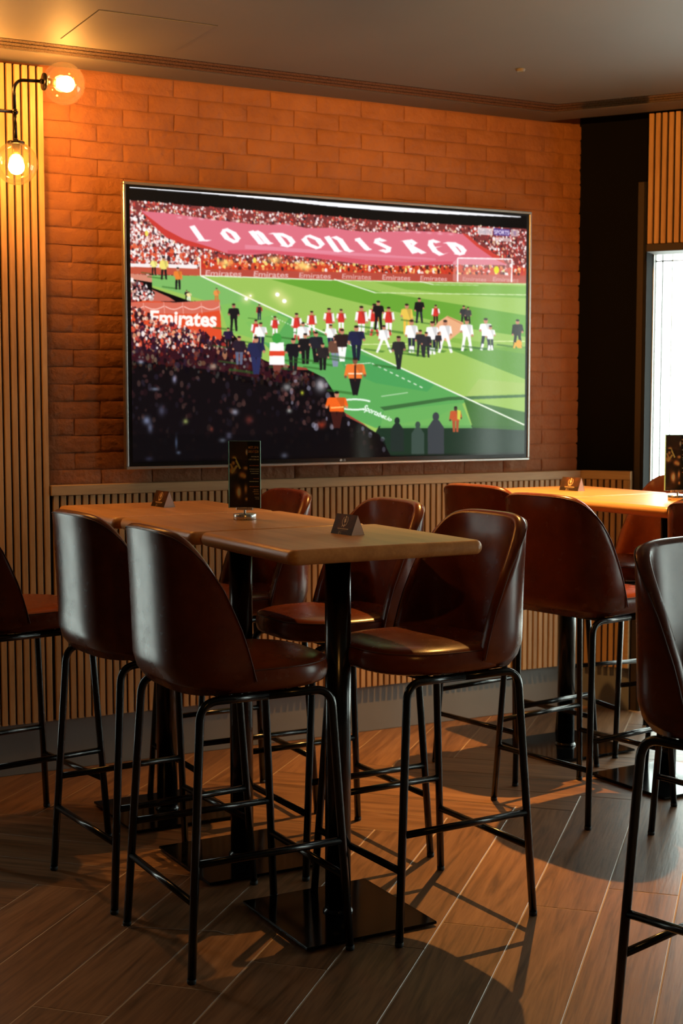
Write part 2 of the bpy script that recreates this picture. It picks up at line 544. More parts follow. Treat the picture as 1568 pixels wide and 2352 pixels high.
def brick_mesh(w, h):
    """hand-made painted brick: uneven front, worn edges"""
    U_ = [0, .035, .2, .4, .6, .8, .965, 1]; V_ = [0, .11, .36, .64, .89, 1]
    if w < .15: U_ = [0, .07, .35, .65, .93, 1]
    nx, nz = len(U_) - 1, len(V_) - 1
    mb = MB()
    vs, fs = [], []
    j = 0.0045
    tx, tz = random.uniform(-.0022, .0022), random.uniform(-.0016, .0016)
    for iz in range(nz + 1):
        for ix in range(nx + 1):
            u, v = U_[ix], V_[iz]
            edge = (ix in (0, nx)) or (iz in (0, nz))
            x = (u - .5) * (w - j); z = (v - .5) * (h - j)
            x += random.uniform(-.0015, .0015); z += random.uniform(-.0016, .0016)
            y = random.uniform(-.0013, .0013) + (0.0019 if edge else 0) + tx * (u - .5) + tz * (v - .5)
            vs.append((x, y, z))
    n = nx + 1
    for iz in range(nz):
        for ix in range(nx):
            a = iz * n + ix
            fs.append((a, a + 1, a + n + 1, a + n))
    border = [ix for ix in range(n)] + [iz * n + nx for iz in range(1, nz + 1)] + [nz * n + ix for ix in range(nx - 1, -1, -1)] + [iz * n for iz in range(nz - 1, 0, -1)]
    mb.add(vs, fs, True)
    sv = [vs[b] for b in border] + [(vs[b][0], 0.016, vs[b][2]) for b in border]
    m_ = len(border)
    mb.add(sv, [(i, m_ + i, m_ + (i + 1) % m_, (i + 1) % m_) for i in range(m_)], False)
    return mb.mesh('brick')


full = [brick_mesh(bl, ch) for _ in range(14)]
half = [brick_mesh(bl / 2, ch) for _ in range(6)]
for ms in full + half: ms.materials.append(M['brick'])
for r in range(courses):
    zc = BZ0 + (r + .5) * ch
    if r % 2 == 0:
        cells = [(BX0 + (i + .5) * bl, full) for i in range(per)]
    else:
        cells = [(BX0 + bl * .25, half)] + [(BX0 + (i + 1) * bl, full) for i in range(per - 1)] + [(BX1 - bl * .25, half)]
    for x, pool in cells:
        o = link('brick', random.choice(pool), None, wb, (x, 5.4165 + random.uniform(-.0014, .0014), zc + random.uniform(-.0012, .0012)))
        o.rotation_euler = (random.uniform(-.006, .006), random.uniform(-.005, .005), random.uniform(-.003, .003))

pb = MB().box((GX1, 5.398, 0), (4.19, YW + 0.003, 0.212), 0.002).build('baseboard_back', M['plinth'])
tag(pb, 'tall grey plinth under the wall slats', kind='structure')

# slats
PITCH_S, SW = 0.0296, 0.0205


def slat_mesh(z0, z1):
    me = MB().box((-SW / 2, 0, z0), (SW / 2, 0.018, z1), 0.0012).mesh('slat')
    me.materials.append(M['slat'])
    return me


t1 = MB().box((0.70, 5.393, 0.205), (1.592, 5.418, 2.716)).build('trim_1', M['backing'])
tag(t1, 'tall wall panel of vertical oak slats left of the brick', kind='structure')
sm = slat_mesh(0.203, 2.712)
x = 1.590 - SW / 2
while x > 0.72:
    link('slat', sm, None, t1, (x, 5.375, 0)); x -= PITCH_S
t2 = MB().box((1.594, 5.393, 0.205), (4.165, 5.408, 1.10)).build('trim_2', M['backing'])
tag(t2, 'low wainscot of vertical oak slats under the brick wall', kind='structure')
sm2 = slat_mesh(0.203, 1.0865)
x = 1.606 + SW / 2
while x < 4.14:
    link('slat', sm2, None, t2, (x, 5.375, 0)); x += PITCH_S
MB().box((1.596, 5.371, 1.087), (4.150, 5.409, 1.127), 0.002).build('rail', M['oak_rail'], t2)

# slanted window wall: local x along the wall, local y outwards
RZ = math.atan2(DD.y, DD.x)
ORG = rw(0, 0, 0)
wr = MB().box((-0.05, 0, 0), (WIN_S0, 0.14, 2.98)).box((WIN_S1, 0, 0), (3.75, 0.14, 2.98)).box((WIN_S0, 0.0, 2.14), (WIN_S1, 0.14, 2.98)).build('wall_right', M['black_panel'], None, ORG, (0, 0, RZ))
tag(wr, 'black wall panel beside the window', kind='structure')
MB().box((0.268, -0.006, 0), (0.297, 0.001, 2.45), 0.001).build('corner_strip', M['bronze'], wr)
MB().box((0.299, -0.010, 0), (0.3145, 0.10, 2.45), 0.001).build('edge_strip', M['backing'], wr)
t3 = MB().box((0.012, -0.016, 0.205), (0.258, -0.001, 1.10)).build('trim_3', M['backing'], None, ORG, (0, 0, RZ))
tag(t3, 'short wainscot of oak slats on the black wall in the corner', kind='structure')
x = 0.03
while x < 0.25:
    link('slat', sm2, None, t3, (x, -0.034, 0)); x += PITCH_S
MB().box((0.022, -0.038, 1.087), (0.262, 0.0, 1.127), 0.002).build('rail', M['oak_rail'], t3)
MB().box((0.2475, -0.036, 0.203), (0.2625, -0.001, 1.0868), 0.001).build('end_board', M['oak_rail'], t3)
pr = MB().box((0.015, -0.012, 0), (0.262, -0.0005, 0.203), 0.001).build('baseboard_right', M['plinth'], None, ORG, (0, 0, RZ))
tag(pr, 'short grey plinth in the corner under the slats', kind='structure')
t4 = MB().box((0.352, -0.147, 2.152), (3.60, -0.005, 2.722)).build('trim_4', M['backing'], None, ORG, (0, 0, RZ))
tag(t4, 'overhead box clad in oak slats above the window', kind='structure')
sm4 = slat_mesh(2.152, 2.722)
x = 0.356 + SW / 2
while x < 3.58:
    link('slat', sm4, None, t4, (x, -0.166, 0)); x += PITCH_S
MB().box((0.352, -0.166, 2.117), (3.60, -0.005, 2.151), 0.002).build('rail', M['bronze'], t4)

# window with full-height glazing
wn = MB().box((WIN_S0, 0.10, 0.0), (WIN_S0 + .004, 0.16, 2.138)).box((WIN_S1 - .004, 0.10, 0.0), (WIN_S1, 0.16, 2.138)).box((WIN_S0 + .004, 0.10, 2.132), (WIN_S1 - .004, 0.16, 2.138)).box((WIN_S0 + .004, 0.10, 0.0), (WIN_S1 - .004, 0.16, 0.03)).build('window_1', M['white_frame'], None, ORG, (0, 0, RZ))
tag(wn, 'tall bright window beside the black wall panel', kind='structure')
bars = [WIN_S0 + .004, .352, .398, 1.10, 1.85, WIN_S1 - .004]
for a, b in zip(bars[:-1], bars[1:]):
    fr = MB().box((a, 0.125, 0.032), (a + .0022, 0.14, 2.130)).box((b - .0022, 0.125, 0.032), (b, 0.14, 2.130)).box((a + .0022, 0.125, 2.098), (b - .0022, 0.14, 2.104)).build('window_frame', M['bronze'] if a < .36 else M['white_frame'], wn)
    MB().box((a + .0024, 0.131, 0.034), (b - .0024, 0.135, 2.096)).build('pane', M['glass'], fr)
    MB().box((a + .0024, 0.131, 2.106), (b - .0024, 0.135, 2.128)).build('pane', M['glass'], fr)

# remaining walls of the room, out of the picture
pE = rw(3.72, 0, 0)
SY0, SY1, SZ0, SZ1 = 1.05, 2.05, 0.12, 2.45
ws = MB().box((XR, YB, 0), (XR + .2, SY0, 2.98)).box((XR, SY1, 0), (XR + .2, pE.y + .35, 2.98)).box((XR, SY0, 0), (XR + .2, SY1, SZ0)).box((XR, SY0, SZ1), (XR + .2, SY1, 2.98)).build('wall_side', M['far_wall'])
tag(ws, 'dark side wall with a window, beyond the picture', kind='structure')
w2 = MB()
sm_ = (SY0 + SY1) / 2
for ya in (SY0, sm_ - .04, SY1 - .06): w2.box((XR + .05, ya, SZ0), (XR + .13, ya + (.08 if ya == sm_ - .04 else .06), SZ1))
for ya, yb in ((SY0 + .06, sm_ - .04), (sm_ + .04, SY1 - .06)):
    w2.box((XR + .05, ya, SZ0), (XR + .13, yb, SZ0 + .06)).box((XR + .05, ya, SZ1 - .06), (XR + .13, yb, SZ1))
w2 = w2.build('window_2', M['white_frame'])
tag(w2, 'two-pane window in the side wall', kind='structure')
for ya, yb in ((SY0 + .06, sm_ - .04), (sm_ + .04, SY1 - .06)):
    MB().box((XR + .085, ya, SZ0 + .06), (XR + .091, yb, SZ1 - .06)).build('pane', M['glass'], w2)
window_portal('window_daylight', (XR + .16, sm_, (SZ0 + SZ1) / 2), (-1, 0, 0), SY1 - SY0, SZ1 - SZ0)
wl = MB().box((XL - .2, YB, 0), (XL, 5.62, 2.98)).build('wall_left', M['far_wall'])
tag(wl, 'dark wall beyond the left of the picture', kind='structure')
w3 = MB().box((GX0, 5.50, GZ0), (GX0 + .06, 5.57, GZ1)).box((GX1 - .06, 5.50, GZ0), (GX1, 5.57, GZ1)).box((GX0 + .06, 5.50, GZ0), (GX1 - .06, 5.57, GZ0 + .07)).box((GX0 + .06, 5.50, GZ1 - .06), (GX1 - .06, 5.57, GZ1)).build('window_3', M['white_frame'])
tag(w3, 'tall window in the back wall, left of the slat panel', kind='structure')
MB().box((GX0 + .06, 5.532, GZ0 + .07), (GX1 - .06, 5.538, GZ1 - .06)).build('pane', M['glass'], w3)
window_portal('window_daylight', ((GX0 + GX1) / 2, 5.60, (GZ0 + GZ1) / 2), (0, -1, 0), GX1 - GX0, GZ1 - GZ0)
wf = MB().box((XL - .2, YB - .2, 0), (XR + .2, YB, 2.98)).build('wall_front', M['far_wall'])
tag(wf, 'dark wall behind the viewpoint', kind='structure')


# ------------------------------------------------------------------ ceiling with linear diffuser
def ceil_corner(d):
    y = YW - d
    return ((CE - d - ND.y * y) / ND.x, y)


def ceil_far(d):
    return (XR, (CE - d - ND.x * XR) / ND.y)


def strip(d1, d2):
    a, b = ceil_corner(d1), ceil_corner(d2)
    fa, fb = ceil_far(d1), ceil_far(d2)
    return [[(XL, YW - d1), (XL, YW - d2), b, a], [a, b, fb, fa]]


cl = MB()
c0, f0 = ceil_corner(.338), ceil_far(.338)
cl.prism([(XL, YB), (XR, YB), f0, c0, (XL, YW - .338)], CEIL, CEIL + .004)
cl = cl.build('ceiling', M['ceiling'])
tag(cl, 'dark taupe painted ceiling', kind='structure')
for i, (d1, d2) in enumerate(((.327, .290), (.278, .241), (.229, .192))):
    q = strip(d1, d2)
    mb = MB()
    for p in q: mb.prism(p, CEIL + .0005, CEIL + .0035)
    mb.build('diffuser_blade', M['blade'], cl)
q = strip(.180, .0)
mb = MB()
for p in q: mb.prism(p, CEIL, CEIL + .004)
mb.build('ceiling_border', M['ceiling'], cl)
MB().box((XL - .2, YB - .2, 2.985), (7.3, 5.75, 3.02)).build('ceiling_void', M['void'], cl)
mb = MB()
for p in strip(.36, .15): mb.prism(p, CEIL + .060, CEIL + .066)
for d1, d2 in ((.36, .358), (.152, .15)):
    for p in strip(d1, d2): mb.prism(p, CEIL + .0045, CEIL + .060)
mb.build('diffuser_duct', M['void'], cl)
hx, hy, hs = 1.755, 4.787, 0.211
MB().box((hx - hs, hy - hs, CEIL - .0008), (hx + hs, hy + hs, CEIL + .002)).build('hatch_gap', M['void'], cl)
MB().box((hx - hs + .0025, hy - hs + .0025, CEIL - .0022), (hx + hs - .0025, hy + hs - .0025, CEIL + .002)).build('hatch_panel', M['ceiling'], cl)


def downlight(x, y, power, label, tilt=0.0):
    t = empty('downlight', (x, y, CEIL))
    tag(t, label, 'downlight', 'recessed ceiling downlights')
    MB().lathe([(.012, .001), (.012, -.009), (.0135, -.0095), (.016, -.008), (.019, 0)], 28).build('baffle', M['ceiling'], t)
    MB().lathe([(.0001, -.0008), (.0118, -.0008)], 24).build('lens', M['lens'], t)
    l = downlight_lamp(x, y, power, .012)
    l.parent = t; l.location = (0, 0, -.010); l.rotation_euler = (math.radians(tilt), 0, 0)


def fill_spotlight(x, y, aim, power, cone, label):
    """ceiling spotlight: added fill lamp, a swivel can under a small canopy"""
    t = empty('fill_spotlight', (x, y, CEIL))
    tag(t, label, 'fill_spotlight', 'added ceiling fill spotlights out of view')
    MB().lathe([(1e-4, -.012), (.030, -.012), (.032, -.010), (.032, 0)], 28).build('canopy', M['black_metal'], t)
    MB().tube([(0, 0, -.01), (0, 0, -.05)], .005).build('stem', M['black_metal'], t)
    d = (Vector(aim) - Vector((x, y, CEIL - .07))).normalized()
    q = d.to_track_quat('-Z', 'Y').to_euler()
    MB().lathe([(1e-4, .035), (.030, .035), (.030, -.060), (.026, -.060), (.026, -.040), (1e-4, -.040)], 28).build('can', M['black_metal'], t, (0, 0, -.07), q)
    MB().lathe([(1e-4, -.041), (.0255, -.041)], 24).build('lens', M['lens'], t, (0, 0, -.07), q)
    ld = bpy.data.lights.new('fill_spot_lamp', 'SPOT')
    ld.energy = power; ld.color = WARM
    ld.spot_size = math.radians(cone); ld.spot_blend = 1.0; ld.shadow_soft_size = .024
    l = bpy.data.objects.new('fill_spot_lamp', ld); COL.objects.link(l)
    l.parent = t; l.location = Vector((0, 0, -.07)) + d * .065; l.rotation_euler = q


fill_spotlight(1.15, 3.30, (2.30, 5.41, 2.62), 150, 60, 'added unseen black ceiling spotlight aimed at the left of the brick wall')  # added wall wash from out of view, brightens the upper brick
fill_spotlight(0.75, 0.35, (1.90, 3.30, 1.05), 40, 26, 'added unseen black ceiling spotlight aimed at the nearest table')  # added to light the front edge of the nearest table
fill_spotlight(2.35, 2.60, (3.75, 5.41, 2.60), 240, 66, 'added unseen black ceiling spotlight aimed at the right of the brick wall')  # added wall wash for the right brick and the overhead slats
downlight(0.98, 4.90, 55, 'added unseen recessed fill downlight in the ceiling above the slat wall')  # added out of view to warm the floor by the left wall
downlight(-0.25, 2.60, 42, 'added unseen recessed fill downlight in the ceiling left of the viewpoint')  # added fill for the left table edges and the near floor
downlight(1.70, 1.05, 36, 'added unseen recessed fill downlight in the ceiling right of the viewpoint')  # added fill from the camera side for table fronts and floor
downlight(3.25, 4.62, 620, 'small recessed downlight in the ceiling between the two rows of tables', -13)

# ------------------------------------------------------------------ wall lamp
lp = empty('wall_lamp', (1.12, 5.375, 2.49))
tag(lp, 'dark metal wall lamp with two clear amber glass globes and lit bulbs', 'wall lamp')
LY = -.225                               # distance of the arms in front of the slats
JX = 1.419 - 1.12
mb = MB().lathe([(.0001, -.022), (.045, -.022), (.052, -.016), (.052, 0)], 32, axis='y')
mb.build('wall_rose', M['lamp_metal'], lp)
MB().tube([(0, -.02, 0), (0, LY, 0)], .006).build('arm', M['lamp_metal'], lp)
MB().tube([(0, LY, 0), (JX, LY, 0)], .0062).build('arm', M['lamp_metal'], lp)


def ball(c, r, n=20, k=12):
    return MB().lathe([(max(1e-4, r * math.sin(math.pi * i / k)), -r * math.cos(math.pi * i / k)) for i in range(k + 1)], n, c)


ball((0, LY, 0), .013).build('joint', M['lamp_metal'], lp)
ball((JX, LY, 0), .0125).build('joint', M['lamp_metal'], lp)
up = [(JX, LY, 0), (JX - .002, LY, .075)]
for i in range(1, 7):
    a = math.pi / 2 * i / 6
    up.append((JX - .002 + .035 * (1 - math.cos(a)), LY, .075 + .040 * math.sin(a)))
up.append((JX + .100, LY, .118))
MB().tube(up, .0062).build('arm', M['lamp_metal'], lp)
MB().tube([(JX, LY, 0), (JX + .002, LY, -.100)], .0062).build('arm', M['lamp_metal'], lp)


def globe(name_c, axis):
    """globe assembly along +axis from its cap point"""
    R = .0765
    if axis == 'x': rot = (0, math.pi / 2, 0)
    else: rot = (math.pi, 0, 0)
    prof = [(R * math.sin(a), -R * math.cos(a) + R) for a in [math.radians(d) for d in [22 + i * 158 / 30 for i in range(31)]]]
    prof[-1] = (1e-4, prof[-1][1])
    z0 = prof[0][1]
    gl = MB().lathe([(r, h - z0 + .003) for r, h in prof], 48).build('glass_globe', M['amber'], lp, name_c, rot)
    MB().lathe([(1e-4, -.004), (.030, -.004), (.032, 0), (.030, .006), (1e-4, .006)], 32).build('cap', M['lamp_metal'], lp, name_c, rot)
    MB().lathe([(1e-4, -.014), (.009, -.014), (.009, -.003), (1e-4, -.003)], 16).build('collar', M['lamp_metal'], lp, name_c, rot)
    MB().lathe([(1e-4, .004), (.0145, .004), (.0145, .044), (1e-4, .044)], 24).build('socket', M['socket'], lp, name_c, rot)
    bp = [(.012, .0435), (.013, .048), (.0185, .058), (.0245, .068), (.0280, .079), (.0285, .088), (.0255, .099), (.0180, .108), (.008, .1125), (1e-4, .113)]
    MB().lathe(bp, 24).build('bulb', M['bulb'], lp, name_c, rot)


globe((JX + .108, LY, .118), 'x')
globe((JX + .002, LY, -.108), 'z')
lp2 = copy_tree(lp)  # added copy out of view, warms the left ceiling and slats
lp2.location.x = 0.80
tag(lp2, 'added second dark metal wall lamp with amber globes, out of view farther left on the slat wall', 'wall lamp')


# ------------------------------------------------------------------ bar stools
def leg_path(sx, sy):
    """one leg: from the floor up, round the bend and halfway along the top bar"""
    foot = Vector((.2275 * sx, .2275 * sy, .004))
    top = Vector((.186 * sx, .200 * sy, .704))
    d = (top - foot).normalized()
    a = top - d * .05
    b = Vector((top.x - .05 * sx, top.y, .704))
    pts = [foot, foot.lerp(a, .5), a]
    for i in range(1, 8):
        t = i / 8
        pts.append(a * (1 - t) ** 2 + top * 2 * t * (1 - t) + b * t * t)
    pts += [b, Vector((0, top.y, .704))]
    return pts


def on_leg(sx, sy, z):
    t = (z - .004) / .70
    return Vector((.2275 * sx + (.186 - .2275) * sx * t, .2275 * sy + (.2 - .2275) * sy * t, z))


def sup(t, n):
    c, s = math.cos(t), math.sin(t)
    return math.copysign(abs(c) ** (2 / n), c), math.copysign(abs(s) ** (2 / n), s)


def seat_mesh():
    N = 56
    prof = [(0.0, .713), (.70, .713), (.90, .715), (.965, .721), (.99, .731), (1.0, .744), (.998, .758), (.988, .768), (.972, .7745), (.955, .778), (.90, .7835), (.72, .790), (.42, .794), (0.0, .7955)]
    mb = MB(); vs = []; fs = []
    for (k, z) in prof:
        for i in range(N):
            cx, cy = sup(2 * math.pi * i / N, 3.0)
            X = .008 + .228 * k * cx * (1 - .0 * cy); Y = .222 * k * cy * (1 - .10 * max(0, cx) ** 2)
            vs.append((X, Y, z))
    for j in range(len(prof) - 1):
        for i in range(N):
            a = j * N + i; b = j * N + (i + 1) % N
            fs.append((a, b, b + N, a + N))
    return mb.add(vs, fs, True).mesh('seat')


def seat_seam():
    pts = []
    N = 56
    for i in range(N + 1):
        cx, cy = sup(2 * math.pi * i / N, 3.0)
        pts.append((.008 + .228 * .975 * cx, .222 * .975 * cy * (1 - .10 * max(0, cx) ** 2), .7745))
    return MB().tube(pts, .0019, 6, False)


RIM_X = [-.245, -.236, -.222, -.195, -.160, -.118, -.077, -.060, -.045]
RIM_Z = [1.124, 1.120, 1.112, 1.088, 1.046, .975, .872, .812, .745]


def plan_curve(n):
    """outer plan line of the back shell from the right front round the rear to the left front"""
    dense = []
    for i in range(721):
        t = -math.pi / 2 + math.pi * i / 720
        c, s = math.cos(t), math.sin(t)
        dense.append(Vector((-.045 - .200 * abs(c) ** (2 / 3.3), .234 * math.copysign(abs(s) ** (2 / 3.3), s))))
    acc = [0]
    for i in range(720): acc.append(acc[-1] + (dense[i + 1] - dense[i]).length)
    out = []
    for k in range(n):
        f = k / (n - 1)
        f = f - .045 * math.sin(4 * math.pi * f) * .5
        t = f * acc[-1]
        i = int(np.searchsorted(acc, t)); i = min(max(i, 1), 720)
        u = (t - acc[i - 1]) / max(1e-9, acc[i] - acc[i - 1])
        out.append(dense[i - 1].lerp(dense[i], u))
    return out


def back_shell():
    n = 49
    P = plan_curve(n)
    zb = .716
    mb = MB(); vs = []; fs = []; rim_out = []
    rows = None
    for k in range(n):
        p = P[k]
        t = (P[min(k + 1, n - 1)] - P[max(k - 1, 0)]).normalized()
        nrm = Vector((-t.y, t.x))            # outward
        if nrm.dot(p - Vector((.05, 0))) < 0: nrm = -nrm
        h = float(np.interp(p.x, RIM_X, RIM_Z))
        col = []
        th = .036

        def pos(off, z):
            q = p + nrm * off
            s_ = (z - zb) / .41
            return Vector((q.x - .012 * s_ - .006 * s_ * s_, q.y * (1 - .025 * s_), z))
        for j in range(10):                   # outer face, tucked in at the bottom
            f = j / 9
            z = zb + (h - zb) * f ** 1.15
            dz = z - zb
            tuck = -.034 * max(0, 1 - dz / .075) ** 2.2
            col.append(pos(tuck, z))
        rim_out.append(pos(.0005, h + .004) + Vector((0, 0, 0)))
        ht = min(th, .036)
        for a in (35, 75, 110, 145):          # rounded rim
            r_ = math.radians(a)
            col.append(pos(-ht / 2 + ht / 2 * math.cos(r_), h + .013 * math.sin(r_)))
        zi = .735
        for j in range(8):                    # inner face
            f = j / 7
            z = h + (zi - h) * f
            bulge = .008 * math.sin(math.pi * min(1, f * 1.1)) * min(1, (h - zi) / .2)
            col.append(pos(-ht - bulge, z))
        rows = len(col)
        vs += col
    for k in range(n - 1):
        for j in range(rows):
            a = k * rows + j; b = k * rows + (j + 1) % rows
            fs.append((a, a + rows, b + rows, b))
    mb.add(vs, fs, True)
    mb.add(vs[:rows], [tuple(range(rows))], True)
    mb.add(vs[-rows:], [tuple(range(rows))[::-1]], True)
    return mb.mesh('backrest'), rim_out


st = empty('bar_stool')
ml = M['black_metal']
link('seat', seat_mesh(), M['leather'], st)
sb = bpy.data.objects[-1] if False else st.children[0]
seat_seam().build('seat_piping', M['stitch'], sb)
bm_, rim_pts = back_shell()
bk = link('backrest', bm_, M['leather'], st)
MB().tube(rim_pts, .0017, 6, False).build('backrest_piping', M['stitch'], bk)
for sx in (1, -1):
    for sy in (1, -1):
        lg = MB().tube(leg_path(sx, sy), .0112, 12).build('leg', ml, st)
        MB().lathe([(1e-4, 0), (.0105, 0), (.0118, .002), (.0118, .012), (1e-4, .012)], 14, (.2275 * sx, .2275 * sy, 0)).build('foot_cap', M['foot'], lg)
for sy in (1, -1):
    MB().tube([on_leg(1, sy, .297), on_leg(-1, sy, .297)], .0100, 12).build('side_stretcher', ml, st)
for sx in (1, -1):
    MB().tube([on_leg(sx, 1, .200), on_leg(sx, -1, .200)], .0100, 12).build('front_stretcher' if sx > 0 else 'rear_stretcher', ml, st)
for sx in (.10, -.10):
    MB().tube([(sx, .2, .702), (sx, -.2, .702)], .0090, 10).build('seat_bar', ml, st)

STOOLS = [
    (1.243, 4.660, 10, 'brown leather bar stool cut off by the left edge of the picture'),
    (1.495, 4.030, 5, 'brown leather bar stool seen from behind, second from the front, left of the menu holder'),
    (1.522, 3.460, 1, 'frontmost brown leather bar stool, seen from behind, at the left of the wooden tables'),
    (2.095, 3.432, 183, 'brown leather bar stool facing left, tucked under the right of the nearest table'),
    (2.115, 4.016, 182, 'brown leather bar stool facing left, beside the table with the menu holder'),
    (2.020, 4.620, 180, 'brown leather bar stool facing left, closest to the television wall'),
    (3.256, 4.620, 10, 'brown leather bar stool seen from behind, partly hidden, by the far right table'),
    (3.156, 4.050, 10, 'brown leather bar stool with its whole back shown, centre right behind the nearest table'),
    (3.389, 3.458, 10, 'brown leather bar stool showing as a sliver below the right menu'),
    (2.315, 2.325, -75, 'large brown leather bar stool in the right foreground, facing the viewer'),
    (3.925, 4.715, 174, 'brown leather bar stool in the corner behind the far right table'),
    (3.890, 4.085, 178, 'brown leather bar stool beyond the right table, only one leg showing'),
]
for i, (x, y, a, lab) in enumerate(STOOLS):
    o = st if i == 0 else copy_tree(st)
    o.location = (x, y, 0)
    o.rotation_euler = (0, 0, math.radians(a))
    tag(o, lab, 'bar stool', 'brown leather bar stools')


# ------------------------------------------------------------------ tables
def top_mesh(S=.588, z0=1.042, z1=1.082, rc=.026):
    """square board with a bullnose edge"""
    mb = MB()
    half_t = (z1 - z0) / 2
    ring = []
    h = S / 2
    out = []
    for cx, cy, a0 in ((1, 1, 0), (-1, 1, 90), (-1, -1, 180), (1, -1, 270)):
        for k in range(7):
            a = math.radians(a0 + 15 * k)
            out.append((cx * (h - rc), cy * (h - rc), math.cos(a), math.sin(a)))
    N = len(out)
    vs, fs = [], []
    e = half_t * .92
    for a in [-90 + i * 180 / 10 for i in range(11)]:
        r_ = math.radians(a)
        off = rc - e + e * math.cos(r_)
        z = (z0 + z1) / 2 + half_t * math.sin(r_)
        for (x, y, dx, dy) in out:
            vs.append((x + dx * off, y + dy * off, z))
    for j in range(10):
        for i in range(N):
            a = j * N + i; b = j * N + (i + 1) % N
            fs.append((a, b, b + N, a + N))
    mb.add(vs, fs, True)
    mb.f += [tuple(range(N))[::-1], tuple(range(10 * N, 11 * N))]
    mb.sm += [False, False]
    return mb.mesh('tabletop')


tb = empty('bar_table')
link('tabletop', top_mesh(), M['table'], tb)
MB().tube([(0, 0, .012), (0, 0, 1.038)], .0365, 32).build('pedestal', ml, tb)
MB().lathe([(.0368, .012), (.043, .012), (.043, .018), (.0368, .026)], 32).build('collar', ml, tb)
MB().box((-.13, -.13, 1.036), (.13, .13, 1.0418), .001).build('mounting_plate', ml, tb)
MB().box((-.203, -.203, .006), (.203, .203, .014), .0015).build('base_plate', M['plate'], tb)
for sx in (1, -1):
    for sy in (1, -1):
        MB().lathe([(1e-4, 0), (.012, 0), (.014, .002), (.014, .0065), (1e-4, .0065)], 14, (.175 * sx, .175 * sy, 0)).build('glide', M['foot'], tb)
TABLES = [
    (1.843, 3.473, 0.5, 'nearest square wooden bar table with a black pedestal and a triangular card'),
    (1.812, 4.066, 1.2, 'middle square wooden bar table, carrying the clear menu holder with a green sheen'),
    (1.788, 4.660, 0.8, 'farthest left square wooden bar table, below the television, with a triangular card'),
    (3.600, 4.745, 1.5, 'blurred wooden bar table in the right corner near the window, with a triangular card'),
    (3.625, 4.145, 3.0, 'wooden bar table at the right edge carrying the dark menu holder'),
]
for i, (x, y, a, lab) in enumerate(TABLES):
    o = tb if i == 0 else copy_tree(tb)
    o.location = (x, y, 0); o.rotation_euler = (0, 0, math.radians(a))
    tag(o, lab, 'bar table', 'square bar tables')
    for ch in o.children:
        if ch.name.startswith('base_plate') or ch.name.startswith('glide'):
            pass


# ------------------------------------------------------------------ flat pictures (screen, prints)
def text_tris(txt, bold=0.0, spacing=1.0):
    cu = bpy.data.curves.new('glyphs', 'FONT')
    cu.body = txt; cu.offset = bold; cu.space_character = spacing; cu.resolution_u = 3
    ob = bpy.data.objects.new('glyphs', cu)
    COL.objects.link(ob)
    dg = bpy.context.evaluated_depsgraph_get()
    ev = ob.evaluated_get(dg)
    me = ev.to_mesh()
    me.calc_loop_triangles()
    v = np.array([(p.co.x, p.co.y) for p in me.vertices])
    t = np.array([tuple(l.vertices) for l in me.loop_triangles])
    ev.to_mesh_clear()
    bpy.data.objects.remove(ob); bpy.data.curves.remove(cu)
    lo, hi = v.min(0), v.max(0)
    return (v - lo) / (hi - lo), t, (hi - lo)[0] / (hi - lo)[1]


